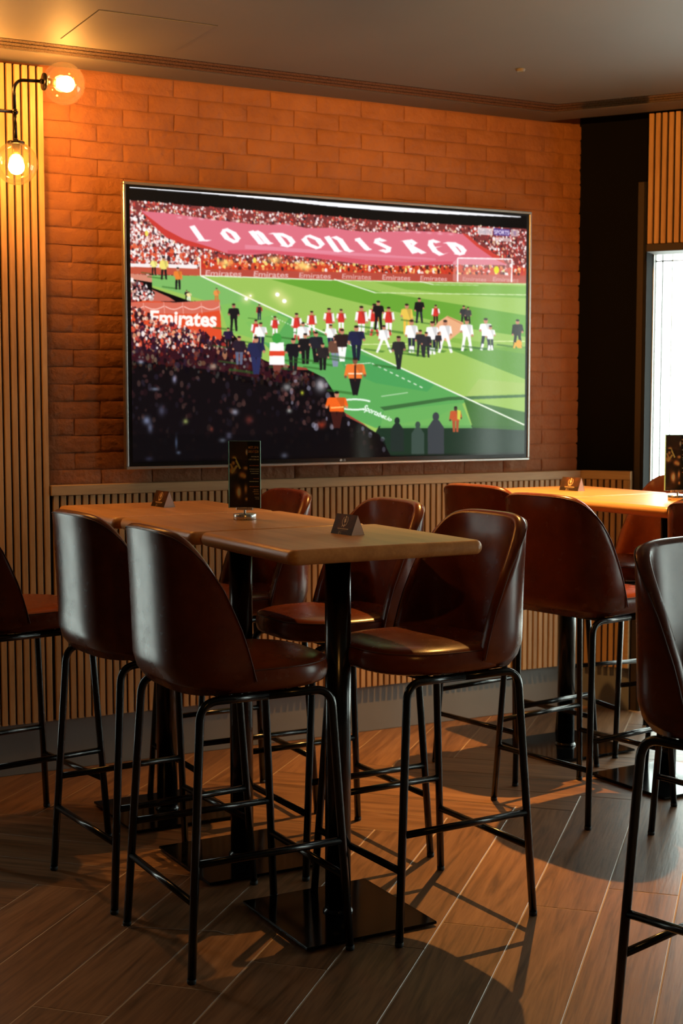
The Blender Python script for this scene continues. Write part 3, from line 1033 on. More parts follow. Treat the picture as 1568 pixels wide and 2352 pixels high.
class Canvas:
    """small painter; user coordinates go through tf to pixels"""
    def __init__(s, w, h, ss, tf, base=(0, 0, 0)):
        s.w, s.h, s.ss, s.tf = w, h, ss, tf
        s.a = np.zeros((h * ss, w * ss, 3)) + np.array(base) / 255.

    def P(s, pts):
        return np.array([s.tf(*p) for p in pts]) * s.ss

    def _blend(s, y0, y1, x0, x1, mask, col):
        c = np.array(col) / 255.
        s.a[y0:y1, x0:x1] = s.a[y0:y1, x0:x1] * (1 - mask[..., None]) + c * mask[..., None]

    def _bb(s, Q, pad=1):
        H, W_ = s.a.shape[:2]
        x0 = int(max(0, math.floor(Q[:, 0].min()) - pad)); x1 = int(min(W_, math.ceil(Q[:, 0].max()) + pad))
        y0 = int(max(0, math.floor(Q[:, 1].min()) - pad)); y1 = int(min(H, math.ceil(Q[:, 1].max()) + pad))
        return x0, x1, y0, y1

    def inside(s, Q, x0, x1, y0, y1):
        X, Y = np.meshgrid(np.arange(x0, x1) + .5, np.arange(y0, y1) + .5)
        r = np.zeros(X.shape, bool)
        n = len(Q)
        for i in range(n):
            ax, ay = Q[i]; bx, by = Q[(i + 1) % n]
            if ay == by: continue
            c = ((ay > Y) != (by > Y)) & (X < (bx - ax) * (Y - ay) / (by - ay) + ax)
            r ^= c
        return r

    def poly(s, pts, col, al=1.0, raw=False):
        Q = np.array(pts, float) if raw else s.P(pts)
        x0, x1, y0, y1 = s._bb(Q)
        if x1 <= x0 or y1 <= y0: return
        s._blend(y0, y1, x0, x1, s.inside(Q, x0, x1, y0, y1) * al, col)

    def ell(s, x, y, rx, ry, col, al=1.0, soft=0.0):
        c = np.array(s.tf(x, y)) * s.ss
        k = np.array(s.tf(x + 1, y + 1)) * s.ss - c
        RX, RY = max(.5, abs(rx * k[0])), max(.5, abs(ry * k[1]))
        e = 1 + soft * 2
        x0, x1, y0, y1 = s._bb(np.array([[c[0] - RX * e, c[1] - RY * e], [c[0] + RX * e, c[1] + RY * e]]))
        if x1 <= x0 or y1 <= y0: return
        X, Y = np.meshgrid(np.arange(x0, x1) + .5, np.arange(y0, y1) + .5)
        d = ((X - c[0]) / RX) ** 2 + ((Y - c[1]) / RY) ** 2
        mk = np.exp(-d * 1.2) if soft else (d <= 1).astype(float)
        s._blend(y0, y1, x0, x1, mk * al, col)

    def line(s, p, q, w, col, al=1.0, w2=None):
        w2 = w if w2 is None else w2
        d = np.array(q, float) - np.array(p, float)
        n = np.array([-d[1], d[0]]) / max(1e-6, np.hypot(*d))
        a, b = np.array(p), np.array(q)
        s.poly([a + n * w / 2, b + n * w2 / 2, b - n * w2 / 2, a - n * w / 2], col, al)

    def text(s, txt, quad, col, al=1.0, bold=0.0):
        """quad: bottom-left, bottom-right, top-right, top-left in user coordinates"""
        v, t, _ = text_tris(txt, bold)
        A, B, Cc, D = [np.array(p, float) for p in quad]
        u = v[:, :1]; w = v[:, 1:]
        pts = (A * (1 - u) + B * u) * (1 - w) + (D * (1 - u) + Cc * u) * w
        Q = np.array([s.tf(*p) for p in pts]) * s.ss
        for tri in t: s.poly(Q[tri], col, al, raw=True)

    def final(s):
        H, W_ = s.h, s.w
        return s.a.reshape(H, s.ss, W_, s.ss, 3).mean((1, 3))


def picture_mesh(name, img, w, h):
    """sheet of w x h metres in the local xz plane facing -y, its picture stored per vertex"""
    H, W_ = img.shape[:2]
    xs = np.linspace(-w / 2, w / 2, W_); zs = np.linspace(h / 2, -h / 2, H)
    X, Z = np.meshgrid(xs, zs)
    co = np.stack([X, np.zeros_like(X), Z], -1).reshape(-1, 3).astype(np.float32)
    i = (np.arange(H - 1)[:, None] * W_ + np.arange(W_ - 1)[None, :]).reshape(-1)
    q = np.stack([i, i + W_, i + W_ + 1, i + 1], -1).astype(np.int32)
    me = bpy.data.meshes.new(name)
    me.vertices.add(len(co)); me.vertices.foreach_set('co', co.reshape(-1))
    me.loops.add(q.size); me.loops.foreach_set('vertex_index', q.reshape(-1))
    me.polygons.add(len(q))
    me.polygons.foreach_set('loop_start', np.arange(0, q.size, 4, dtype=np.int32))
    me.polygons.foreach_set('loop_total', np.full(len(q), 4, np.int32))
    lin = np.where(img <= .04045, img / 12.92, ((np.clip(img, 0, 1) + .055) / 1.055) ** 2.4)
    c = np.concatenate([lin.reshape(-1, 3), np.ones((len(co), 1))], 1).astype(np.float32)
    at = me.color_attributes.new('picture', 'FLOAT_COLOR', 'POINT')
    at.data.foreach_set('color', c.reshape(-1))
    me.update()
    return me


def homography(src, dst):
    A = []; b = []
    for (x, y), (u, v) in zip(src, dst):
        A += [[x, y, 1, 0, 0, 0, -u * x, -u * y], [0, 0, 0, x, y, 1, -v * x, -v * y]]; b += [u, v]
    h = np.linalg.solve(np.array(A, float), np.array(b, float))
    return lambda x, y: ((h[0] * x + h[1] * y + h[2]) / (h[6] * x + h[7] * y + 1), (h[3] * x + h[4] * y + h[5]) / (h[6] * x + h[7] * y + 1))


# ------------------------------------------------------------------ television
TVW, TVH = 1.934, 1.121
tvx, tvz = (1.890 + 3.823) / 2, (1.1835 + 2.3045) / 2
tv = empty('television', (tvx, 5.335, tvz))
tag(tv, 'large wall-mounted flat television showing a football stadium', 'television')
fr = MB()
fw_ = .011
for lo, hi in (((-TVW / 2, 0, TVH / 2 - fw_), (TVW / 2, .030, TVH / 2)), ((-TVW / 2, 0, -TVH / 2), (TVW / 2, .030, -TVH / 2 + fw_)), ((-TVW / 2, 0, -TVH / 2 + fw_), (-TVW / 2 + fw_, .030, TVH / 2 - fw_)), ((TVW / 2 - fw_, 0, -TVH / 2 + fw_), (TVW / 2, .030, TVH / 2 - fw_))):
    fr.box(lo, hi, .0025)
fr.build('frame', M['tv_frame'], tv)
SWd, SHt = 1.880, 1.072
MB().box((-TVW / 2 + fw_, .006, -TVH / 2 + fw_), (TVW / 2 - fw_, .030, TVH / 2 - fw_), .001).build('bezel', M['tv_black'], tv)
MB().box((-TVW / 2 + .05, .030, -TVH / 2 + .05), (TVW / 2 - .05, .052, TVH / 2 - .05), .006).build('back_cover', M['tv_black'], tv)
MB().box((-.35, .050, -.25), (.35, .076, .25), .002).build('wall_bracket', M['tv_black'], tv)
lgx = -.036 / 2
lg_ = MB().lathe([(.0001, 0), (.0052, 0)], 20, (-.008, .0045, -TVH / 2 + fw_ + .0075), 'y')
lg_.box((.000, .0043, -TVH / 2 + fw_ + .0030), (.0013, .0048, -TVH / 2 + fw_ + .0120)).box((.000, .0043, -TVH / 2 + fw_ + .0030), (.0055, .0048, -TVH / 2 + fw_ + .0045))
lg_.box((.0075, .0043, -TVH / 2 + fw_ + .0030), (.0088, .0048, -TVH / 2 + fw_ + .0120)).box((.0075, .0043, -TVH / 2 + fw_ + .0030), (.0140, .0048, -TVH / 2 + fw_ + .0043)).box((.0075, .0043, -TVH / 2 + fw_ + .0107), (.0140, .0048, -TVH / 2 + fw_ + .0120)).box((.0127, .0043, -TVH / 2 + fw_ + .0043), (.0140, .0048, -TVH / 2 + fw_ + .0080)).box((.0105, .0043, -TVH / 2 + fw_ + .0068), (.0140, .0048, -TVH / 2 + fw_ + .0080))
lg_.build('maker_mark', M['white_print'], tv)

CW, CH = 900, 513
tf = homography([(295.6, 427.5), (1211.3, 491), (1206.5, 1045.5), (296.5, 1066.5)], [(0, 0), (CW, 0), (CW, CH), (0, CH)])
cv = Canvas(CW, CH, 2, tf, (6, 7, 8))
R_ = lambda a, b: rng.uniform(a, b)


def in_poly(x, y, poly):
    r = False
    for i in range(len(poly)):
        ax, ay = poly[i]; bx, by = poly[(i + 1) % len(poly)]
        if (ay > y) != (by > y) and x < (bx - ax) * (y - ay) / (by - ay) + ax: r = not r
    return r


def blobs(poly, n, pal, r0, r1, al=1.0, shade=None):
    xs = [p[0] for p in poly]; ys = [p[1] for p in poly]
    k = 0
    while k < n:
        x, y = R_(min(xs), max(xs)), R_(min(ys), max(ys))
        if not in_poly(x, y, poly): continue
        c = np.array(pal[rng.integers(len(pal))], float)
        if shade: c = c * shade(x, y)
        r = R_(r0, r1)
        cv.ell(x, y, r * R_(.6, 1.1), r * R_(.8, 1.6), c, al * R_(.7, 1))
        k += 1


# light strip of the roof edge
cv.poly([(295, 427), (445, 437), (600, 448), (740, 460), (1000, 478), (1197, 492), (1197, 494.5), (1059, 489), (906, 482), (760, 471), (600, 454), (445, 441), (295, 430)], (246, 246, 250))
# far stand
stand = [(295, 459), (323, 460), (445, 471), (535, 477), (639, 485), (760, 493), (867, 503), (995, 509), (1091, 514), (1212, 521), (1212, 648), (760, 640), (470, 634), (295, 628)]
cv.poly(stand, (122, 52, 50))
pal_w = [(240, 228, 226), (225, 200, 196), (205, 150, 140), (190, 70, 60), (170, 60, 55), (235, 205, 160), (120, 45, 45), (60, 28, 36), (45, 30, 40), (230, 170, 150)]
blobs(stand, 5200, pal_w + [(246, 236, 234)] * 4 + [(216, 70, 58)] * 3, 1.4, 3.1)
blobs([(296, 475), (345, 505), (380, 545), (430, 570), (480, 590), (470, 632), (296, 626)], 750, pal_w + [(250, 244, 240)] * 7, 2.0, 4.2)
blobs([(296, 560), (420, 575), (560, 590), (560, 620), (296, 618)], 110, [(205, 60, 35), (215, 80, 45), (190, 50, 35)], 2.5, 5)
for x, y in ((334, 535), (372, 598), (476, 600), (582, 596), (918, 606), (925, 612)): cv.ell(x, y, 4, 7, (232, 214, 90))
# advertising boards, low wall
cv.poly([(455, 600), (740, 604), (1212, 612), (1212, 647), (760, 641), (455, 633)], (196, 62, 38))
blobs([(460, 596), (1040, 606), (1205, 610), (1205, 628), (760, 622), (460, 612)], 520, [(245, 240, 235), (228, 120, 60), (240, 180, 110), (90, 35, 30), (205, 60, 40), (60, 30, 34), (235, 214, 120), (190, 45, 40)], 1.8, 4.2)
cv.poly([(456, 616), (740, 622), (1212, 629), (1212, 646), (740, 640), (456, 633)], (176, 72, 58))
cv.poly([(296, 604), (450, 607), (450, 616), (296, 612)], (236, 228, 226))
cv.poly([(296, 612), (456, 616), (456, 632), (296, 628)], (186, 82, 60))
for (x0, y0, x1, y1, al) in ((468, 619, 551, 634, .85), (579, 621, 659, 636, .85), (684, 624, 757, 638, .8), (783, 626, 850, 640, .7), (876, 628, 941, 642, .8), (964, 630, 1026, 643, .8), (1062, 632, 1117, 644, .45), (1132, 632, 1192, 645, .45)):
    sk = (x1 - x0) * .02
    cv.text('Emirates', [(x0, y1 - 2), (x1, y1), (x1 + sk, y0 + 2), (x0 + sk, y0)], (226, 190, 186), al, .02)
for x, y in ((690, 607), (700, 612), (628, 595), (515, 603)): cv.ell(x, y, 16, 9, (255, 214, 120), .8, 1)
# banner
ban = [(321, 483), (401, 490), (489, 503), (582, 513), (620, 514), (654, 512), (701, 521), (760, 520), (800, 526), (845, 530), (947, 527), (1027, 529), (1075, 535), (1100, 557), (1147, 585), (1167, 605), (1040, 604), (918, 608), (836, 605), (740, 593), (701, 588), (614, 580), (570, 584), (520, 581), (470, 570), (426, 562), (379, 544), (345, 512)]
cv.poly(ban, (212, 108, 124))
cv.poly([(321, 483), (345, 512), (379, 544), (426, 562), (470, 570), (520, 581), (480, 566), (420, 548), (375, 524)], (196, 58, 50))
cv.poly([(1060, 531), (1075, 535), (1100, 557), (1147, 585), (1167, 605), (1135, 590), (1095, 562)], (200, 66, 56))
cv.poly([(520, 581), (614, 580), (740, 592), (836, 604), (918, 607), (1040, 603), (1040, 597), (918, 599), (836, 594), (740, 582), (614, 571), (520, 573)], (206, 84, 100))
cv.poly([(560, 560), (760, 574), (1000, 590), (1000, 594), (760, 582), (560, 570)], (224, 140, 158), .7)
for i in range(26):
    x = 410 + i * 25
    cv.ell(x, 498 + (x - 410) * .058, 6, 2.6, (244, 208, 216), R_(.25, .7), 1)
GL = {'L': [[(.30, 1), (.34, .12)], [(.12, .10), (.95, .08)]],
      'O': [[(.5, 1), (.16, .72), (.16, .3), (.5, 0), (.84, .28), (.84, .7), (.5, 1)]],
      'N': [[(.22, 1), (.22, .05), (.36, .0)], [(.22, .85), (.6, 1), (.78, .8), (.78, .1), (.95, 0)]],
      'D': [[(.3, .95), (.3, .1)], [(.05, .98), (.55, .95), (.85, .66), (.85, .3), (.5, 0), (.2, .1)]],
      'I': [[(.2, .85), (.5, 1), (.5, .1), (.85, 0)]],
      'S': [[(.88, .82), (.5, 1), (.2, .74), (.82, .3), (.5, 0), (.1, .16)]],
      'R': [[(.25, .95), (.25, .05)], [(.05, .95), (.6, 1), (.8, .75), (.35, .52), (.9, .03)]],
      'E': [[(.9, .85), (.5, 1), (.22, .7), (.22, .25), (.5, 0), (.95, .12)], [(.22, .5), (.78, .55)]]}
LET = [('L', 423, 485, 516, 556), ('O', 489, 560, 522, 557), ('N', 560, 625, 527, 560), ('D', 609, 688, 531, 566), ('O', 674, 756, 536, 570), ('N', 731, 812, 539, 577),
       ('I', 807, 852, 543, 573), ('S', 843, 908, 543, 578), ('R', 913, 980, 546, 581), ('E', 966, 1033, 546, 584), ('D', 1012, 1082, 551, 583)]
for ch_, x0, x1, y0, y1 in LET:
    lean = 24
    mp_ = lambda u, v: (x0 + 8 + u * (x1 - x0 - lean - 12) + (1 - v) * lean, y1 - 2 - v * (y1 - y0 - 4))
    for stroke in GL[ch_]:
        for a, b in zip(stroke[:-1], stroke[1:]):
            p, q = np.array(mp_(*a)), np.array(mp_(*b))
            nb = np.array([6.2, -1.6])
            ext = (q - p) / max(1e-6, np.hypot(*(q - p))) * 1.2
            cv.poly([p - nb - ext, p + nb - ext, q + nb + ext, q - nb + ext], (250, 240, 242))
# pitch
pitch = [(345, 631), (457, 632), (760, 640), (1212, 647), (1212, 1050), (830, 1050), (760, 900), (500, 780), (430, 690), (345, 660)]
cv.poly(pitch, (150, 186, 86))
for pg, c_, al in (([(620, 640), (770, 642), (870, 668), (1000, 688), (1212, 722), (1212, 772), (1070, 752), (900, 712), (750, 676)], (96, 156, 48), .9),
                   ([(860, 646), (1060, 650), (1212, 654), (1212, 682), (1080, 676), (930, 662)], (112, 164, 56), .8),
                   ([(345, 631), (457, 633), (600, 700), (560, 735), (470, 690), (400, 670), (345, 655)], (122, 178, 96), 1),
                   ([(560, 740), (640, 716), (760, 770), (900, 836), (1080, 918), (1000, 960), (860, 985), (790, 955), (740, 870), (640, 830)], (86, 160, 84), .95),
                   ([(500, 700), (560, 690), (660, 730), (620, 790), (520, 760)], (126, 182, 88), .9),
                   ([(760, 790), (900, 838), (1000, 880), (980, 900), (860, 880), (790, 850)], (70, 152, 84), .8),
                   ([(1030, 800), (1212, 794), (1212, 872)], (92, 146, 56), .9),
                   ([(880, 760), (1212, 812), (1212, 800), (1000, 768)], (120, 168, 62), .6),
                   ([(868, 980), (1080, 978), (1212, 980), (1212, 1050), (830, 1050)], (28, 48, 34), 1),
                   ([(1065, 918), (1212, 948), (1212, 990), (1086, 984)], (52, 100, 36), .95),
                   ([(870, 936), (1030, 912), (1212, 906), (1212, 912), (1030, 920), (880, 944)], (54, 96, 52), .9),
                   ([(880, 945), (1060, 925), (1085, 985), (870, 985)], (104, 170, 88), .9),
                   ([(1100, 870), (1212, 880), (1212, 903), (1070, 910)], (168, 190, 104), .6)):
    cv.poly(pg, c_, al)
cv.poly([(296, 628), (345, 631), (345, 648), (296, 640)], (206, 132, 110))
cv.poly([(345, 664), (385, 682), (400, 692), (345, 692)], (190, 100, 84))
wht = (238, 240, 226)
cv.line((457, 632), (1206, 977), 3.2, wht)
cv.line((457, 632), (760, 641), 2.4, (226, 232, 210)); cv.line((760, 641), (1212, 649), 2, (214, 222, 190), .8)
cv.line((457, 632), (457, 592), 2, wht)
cv.line((765, 639), (860, 670), 2.6, wht, .9); cv.line((860, 670), (1212, 674), 2, (214, 226, 180), .9)
cv.line((963, 643), (995, 651), 2, wht, .8); cv.line((995, 651), (1100, 652), 1.4, wht, .6)
cv.line((826, 790), (935, 789), 2, (220, 228, 170), .9); cv.line((1129, 782), (1207, 782), 2, (220, 228, 170), .9)
for i in range(9):
    a = np.array((852, 834)) + np.array((976 - 852, 894 - 834)) * i / 9
    cv.line(a, a + np.array((7, 3.4)), 2.4, wht, .9)
cv.line((873, 911), (935, 902), 2, wht, .6); cv.line((790, 838), (850, 833), 2, wht, .8)
for i in range(10):
    a = np.array((620, 725)) + np.array((60, 28)) * i / 10
    cv.line(a, a + np.array((3, 1.4)), 2, wht, .8)
# painted logo on the grass
pts = [(812 + 44 * math.cos(t), 930 + 12 * math.sin(t)) for t in [math.radians(d) for d in range(60, 335, 12)]]
for a, b in zip(pts[:-1], pts[1:]): cv.line(a, b, 4, (236, 244, 236), .95)
cv.text('Sportsbet.io', [(826, 946), (893, 972), (901, 962), (838, 930)], (240, 246, 240), 1, .03)
# goal
cv.poly([(1040, 600), (1051, 590), (1177, 592), (1176, 644), (1051, 644), (1040, 642)], (244, 226, 226), .28)
for a, b in (((1051, 589), (1051, 644)), ((1051, 589), (1177, 591)), ((1177, 591), (1176, 645))): cv.line(a, b, 3, (246, 240, 240))
cv.ell(1141, 616, 6, 9, (226, 222, 60))
for x, y, r in ((562, 685, 4), (634, 675, 5), (650, 690, 5), (572, 678, 2.5)):
    cv.ell(x, y, r * 3, r * 3, (255, 236, 170), .5, 1); cv.ell(x, y, r, r, (255, 255, 250))
# near crowd on the left
crowd = [(295, 640), (325, 648), (352, 672), (345, 692), (500, 690), (505, 775), (530, 766), (552, 790), (600, 826), (655, 850), (705, 850), (742, 868), (766, 905), (792, 958), (832, 978), (868, 1000), (895, 1050), (895, 1070), (295, 1070)]
cv.poly([(600, 830), (700, 845), (790, 950), (832, 975), (860, 1000), (800, 1000), (640, 880)], (150, 66, 52))
cv.poly(crowd, (14, 9, 12))
lit = lambda x, y: max(.08, min(1.0, 1.15 - max(0, (y - (742 + (x - 296) * .10)) / 105.)))
cv.poly([(295, 752), (505, 770), (600, 830), (720, 862), (640, 880), (480, 850), (295, 830)], (48, 16, 24))
blobs([(295, 640), (325, 648), (352, 672), (345, 692), (295, 692)], 130, pal_w + [(250, 240, 235)] * 5, 2, 4.5)
blobs([(295, 740), (420, 748), (505, 772), (600, 828), (715, 858), (700, 900), (560, 880), (420, 850), (295, 850)], 520, [(245, 235, 230), (215, 80, 50), (190, 50, 45), (225, 150, 110), (60, 30, 60), (40, 24, 52), (90, 30, 50), (240, 200, 160), (30, 16, 30), (24, 14, 24)], 2, 5.5, 1, lit)
blobs(crowd, 420, [(120, 70, 66), (90, 44, 48), (70, 60, 80), (50, 40, 60), (130, 90, 80), (60, 26, 34)], 3, 6.5, .55, lambda x, y: max(.25, min(.9, 1.1 - (y - 800) / 260)))
blobs([(640, 860), (745, 880), (790, 960), (880, 1010), (880, 1040), (640, 960)], 60, [(130, 84, 76), (96, 60, 58), (150, 150, 170), (60, 44, 50)], 3, 6, .6)
for x, y, rx, ry, c_ in ((330, 968, 9, 10, (120, 130, 160)), (338, 985, 6, 12, (90, 96, 120)), (398, 1020, 3, 14, (120, 146, 190)), (403, 1043, 5, 4, (140, 160, 196)), (534, 948, 8, 7, (150, 150, 165)), (505, 1014, 8, 5, (150, 160, 180)), (520, 1004, 7, 7, (120, 120, 150)), (655, 890, 10, 9, (150, 150, 150)), (660, 945, 6, 5, (160, 165, 160)), (733, 885, 13, 16, (190, 190, 196)), (648, 1050, 8, 7, (140, 146, 170)), (335, 1058, 9, 6, (70, 70, 100)), (350, 895, 10, 4, (110, 120, 140)), (395, 872, 5, 9, (150, 150, 180)), (485, 842, 9, 7, (170, 150, 130)), (420, 970, 6, 6, (150, 160, 90)), (365, 945, 8, 12, (70, 70, 90)), (735, 978, 9, 8, (150, 50, 30)), (567, 966, 9, 9, (96, 40, 34)), (480, 988, 4, 6, (110, 50, 40)), (690, 903, 4, 5, (210, 220, 60)), (318, 832, 7, 5, (150, 160, 180))):
    cv.ell(x, y, rx, ry, c_, .8, .35)
# red supporters' banner
cv.poly([(295, 694), (330, 690), (400, 694), (460, 692), (501, 687), (505, 776), (492, 790), (470, 764), (430, 756), (360, 752), (295, 738)], (216, 74, 40))
cv.poly([(295, 694), (400, 694), (501, 687), (502, 712), (440, 720), (370, 720), (295, 712)], (206, 104, 84))
for x0, x1 in ((296, 325), (328, 372), (375, 415), (418, 458), (460, 500)):
    pp = [(x0 + (x1 - x0) * i / 8, 703 + 7 * math.sin(math.pi * i / 8)) for i in range(9)]
    for a, b in zip(pp[:-1], pp[1:]): cv.line(a, b, 2.2, (246, 206, 196), .85)
    cv.line((x1, 694), (x1 + 2, 720), 1.4, (244, 190, 176), .7)
cv.text('Emirates', [(339, 744), (493, 752), (495, 715), (341, 712)], (250, 238, 232), 1, .035)
blobs([(295, 700), (330, 712), (350, 740), (430, 755), (430, 775), (295, 770)], 150, [(245, 235, 230), (215, 80, 50), (60, 24, 34), (40, 18, 26), (235, 190, 160), (110, 40, 40)], 2, 5)
blobs([(295, 735), (345, 728), (400, 745), (470, 762), (505, 782), (505, 800), (295, 800)], 190, [(245, 235, 230), (226, 90, 60), (190, 60, 50), (60, 24, 44), (40, 18, 36), (235, 190, 160)], 2, 4.6)


def person(x, yf, h, top, low, arm=None, skin=(190, 130, 100), w=1.0, shadow=True, hair=(40, 30, 26), stride=.10, sock=None):
    if shadow: cv.poly([(x - .05 * h, yf), (x - .75 * h, yf - .10 * h), (x - .72 * h, yf - .16 * h), (x + .05 * h, yf - .06 * h)], (44, 92, 34), .55)
    hw = .135 * h * w
    h = h * R_(.96, 1.04); ja, jb = R_(-.06, .10), R_(-.06, .10); stride = stride * R_(.5, 1.3)
    cv.line((x - hw * .45, yf - .48 * h), (x - stride * h, yf), .10 * h * w, low, 1, .07 * h * w)
    cv.line((x + hw * .45, yf - .48 * h), (x + stride * h, yf), .10 * h * w, low, 1, .07 * h * w)
    if sock:
        cv.line((x - stride * .6 * h, yf - .2 * h), (x - stride * h, yf), .075 * h, sock)
        cv.line((x + stride * .6 * h, yf - .2 * h), (x + stride * h, yf), .075 * h, sock)
    cv.poly([(x - hw, yf - .82 * h), (x + hw, yf - .82 * h), (x + hw * .9, yf - .44 * h), (x - hw * .9, yf - .44 * h)], top)
    a = arm or top
    cv.line((x - hw * .95, yf - .80 * h), (x - hw * 1.25, yf - (.56 - ja) * h), .085 * h, a)
    cv.line((x + hw * .95, yf - .80 * h), (x + hw * 1.25, yf - (.56 - jb) * h), .085 * h, a)
    cv.ell(x - hw * 1.25, yf - (.55 - ja) * h, .035 * h, .04 * h, skin); cv.ell(x + hw * 1.25, yf - (.55 - jb) * h, .035 * h, .04 * h, skin)
    cv.poly([(x - hw * .1, yf - .82 * h), (x + hw, yf - .82 * h), (x + hw * .9, yf - .44 * h)], (20, 20, 24), .16)
    cv.ell(x, yf - .90 * h, .066 * h, .085 * h, skin)
    cv.ell(x, yf - .955 * h, .062 * h, .036 * h, hair)


RED, WH, BK, NV = (206, 52, 44), (240, 238, 236), (26, 24, 26), (34, 36, 66)
for a in ((373, 641, 52, (232, 214, 110), BK), (350, 630, 40, (236, 226, 130), BK), (405, 664, 50, (226, 128, 50), BK)): person(*a[:3], a[3], a[4])
person(425, 690, 24, BK, BK, shadow=False); person(430, 690, 22, (236, 220, 150), WH, shadow=False, w=1.5)
person(494, 692, 32, (226, 140, 70), (210, 110, 50), shadow=False, w=1.2)
person(533, 760, 66, BK, BK, skin=(170, 110, 90)); person(592, 734, 36, (40, 30, 40), NV, arm=(170, 60, 50))
for x, y, h in ((584, 790, 58), (628, 776, 52), (678, 781, 62), (713, 770, 58), (753, 771, 64), (781, 764, 58), (828, 775, 74), (858, 770, 74), (891, 769, 68)):
    person(x, y, h, RED, WH, arm=WH, sock=(200, 70, 60))
person(933, 766, 72, (226, 190, 80), (226, 184, 70)); person(867, 756, 66, BK, BK); person(962, 740, 58, BK, (40, 44, 50)); person(1000, 745, 48, RED, (60, 30, 30), arm=WH)
person(1065, 745, 46, (50, 50, 54), BK); person(1075, 742, 40, (60, 56, 56), BK)
cv.poly([(1005, 738), (1027, 723), (1065, 739), (1060, 758), (1027, 784), (1002, 770), (998, 750)], (226, 168, 126))
cv.line((1027, 725), (1062, 742), 2, (190, 120, 80))
for x, y, h, st_ in ((880, 809, 64, .30), (944, 809, 76, .08), (992, 813, 78, .12), (1022, 809, 78, .18), (1072, 805, 76, .16), (1116, 803, 74, .15), (1127, 803, 58, .12)):
    person(x, y, h, WH, WH if x in (880, 1022, 1072) else (40, 44, 60), stride=st_, sock=WH)
for x, y, h in ((964, 818, 62), (978, 820, 60), (1006, 800, 40)): person(x, y, h, (48, 46, 50), (44, 44, 50))
person(1190, 798, 66, BK, BK, sock=(220, 170, 60)); cv.ell(1193, 788, 7, 10, (226, 160, 50))
person(914, 848, 80, (44, 44, 44), (36, 38, 40), skin=(160, 110, 90), stride=.03)
for x, y, h, t_, l_ in ((595, 800, 62, WH, NV), (693, 800, 60, WH, WH), (757, 800, 58, WH, NV), (767, 842, 72, (104, 70, 56), (130, 140, 160)), (783, 830, 76, (44, 30, 30), WH), (816, 828, 84, NV, (28, 34, 50)), (545, 838, 66, (40, 28, 40), (90, 96, 120)), (584, 860, 86, (36, 38, 72), (40, 44, 84)), (670, 852, 78, (24, 22, 28), (28, 26, 30)), (698, 836, 70, BK, BK), (723, 832, 70, (34, 34, 42), BK), (738, 850, 62, (40, 34, 36), BK), (520, 800, 50, (40, 26, 56), BK)):
    person(x, y, h, t_, l_, w=1.25, stride=.05)
# mascot-like costume kept plain: white and red bands
cv.poly([(616, 786), (648, 786), (650, 838), (614, 838)], WH); cv.poly([(615, 806), (650, 806), (650, 817), (614, 817)], (214, 66, 40)); cv.poly([(622, 838), (642, 838), (640, 852), (624, 852)], (120, 60, 50)); cv.ell(632, 776, 11, 12, (60, 150, 60))
# stewards in orange, near side
person(813, 908, 88, (232, 118, 50), BK, w=1.5, stride=.02, skin=(120, 80, 60)); cv.line((797, 858), (830, 858), 3, (250, 226, 190)); cv.line((813, 838), (813, 876), 4, (60, 30, 24))
person(770, 985, 86, (232, 96, 30), (60, 24, 20), w=1.6, stride=.02, hair=(20, 14, 14), shadow=False); cv.line((756, 938), (786, 936), 3, (250, 190, 110))
cv.poly([(296, 1000), (600, 1000), (800, 985), (880, 1010), (895, 1070), (296, 1070)], (8, 6, 8), .45)
for x, y, h, c_ in ((910, 1040, 82, (34, 44, 40)), (958, 1046, 78, (58, 74, 66)), (1000, 1046, 100, (58, 62, 66))):
    cv.ell(x, y - .88 * h, .075 * h, .10 * h, c_); cv.poly([(x - .07 * h, y - .80 * h), (x + .07 * h, y - .80 * h), (x + .19 * h, y - .62 * h), (x + .19 * h, y), (x - .19 * h, y), (x - .19 * h, y - .62 * h)], c_)
person(1046, 994, 62, (190, 84, 46), (170, 80, 50), w=1.2, skin=(70, 60, 50), shadow=False); cv.poly([(1050, 942), (1058, 944), (1057, 966), (1050, 964)], (200, 200, 70))
# broadcaster's mark
cv.poly([(1097, 518), (1132, 520.5), (1132, 536), (1097, 534)], (236, 230, 232), .75)
cv.poly([(1134, 519.5), (1172, 522), (1172, 538), (1134, 536)], (84, 66, 140), .9)
cv.poly([(1174, 522), (1192, 523), (1192, 539), (1174, 538)], (230, 222, 226), .6)
cv.text('beIN', [(1101, 532), (1129, 534), (1129, 523.5), (1101, 521.5)], (176, 160, 168), .9, .02)
cv.text('SPORTS', [(1136, 533), (1170, 535.2), (1170, 525.5), (1136, 523.5)], (236, 226, 244), 1, .02)
cv.text('1', [(1181, 536), (1186, 536.4), (1186, 526), (1181, 525.6)], (150, 120, 150), .9, .03)
cv.poly([(1132, 540), (1176, 543), (1176, 551), (1132, 548)], (240, 228, 226), .6)
img = cv.final()
img[-6:] *= np.linspace(.9, .5, 6)[:, None, None]
k_ = np.array([.22, .56, .22])
for ax in (0, 1):
    pd = np.pad(img, [(1, 1) if a == ax else (0, 0) for a in range(3)], 'edge')
    img = sum(k_[i] * np.take(pd, range(i, i + img.shape[ax]), axis=ax) for i in range(3))
link('screen', picture_mesh('screen', img, SWd, SHt), M['screen'], tv, (.001, .0048, .0035))


# ------------------------------------------------------------------ menu holders
MW, MH = .101, .212


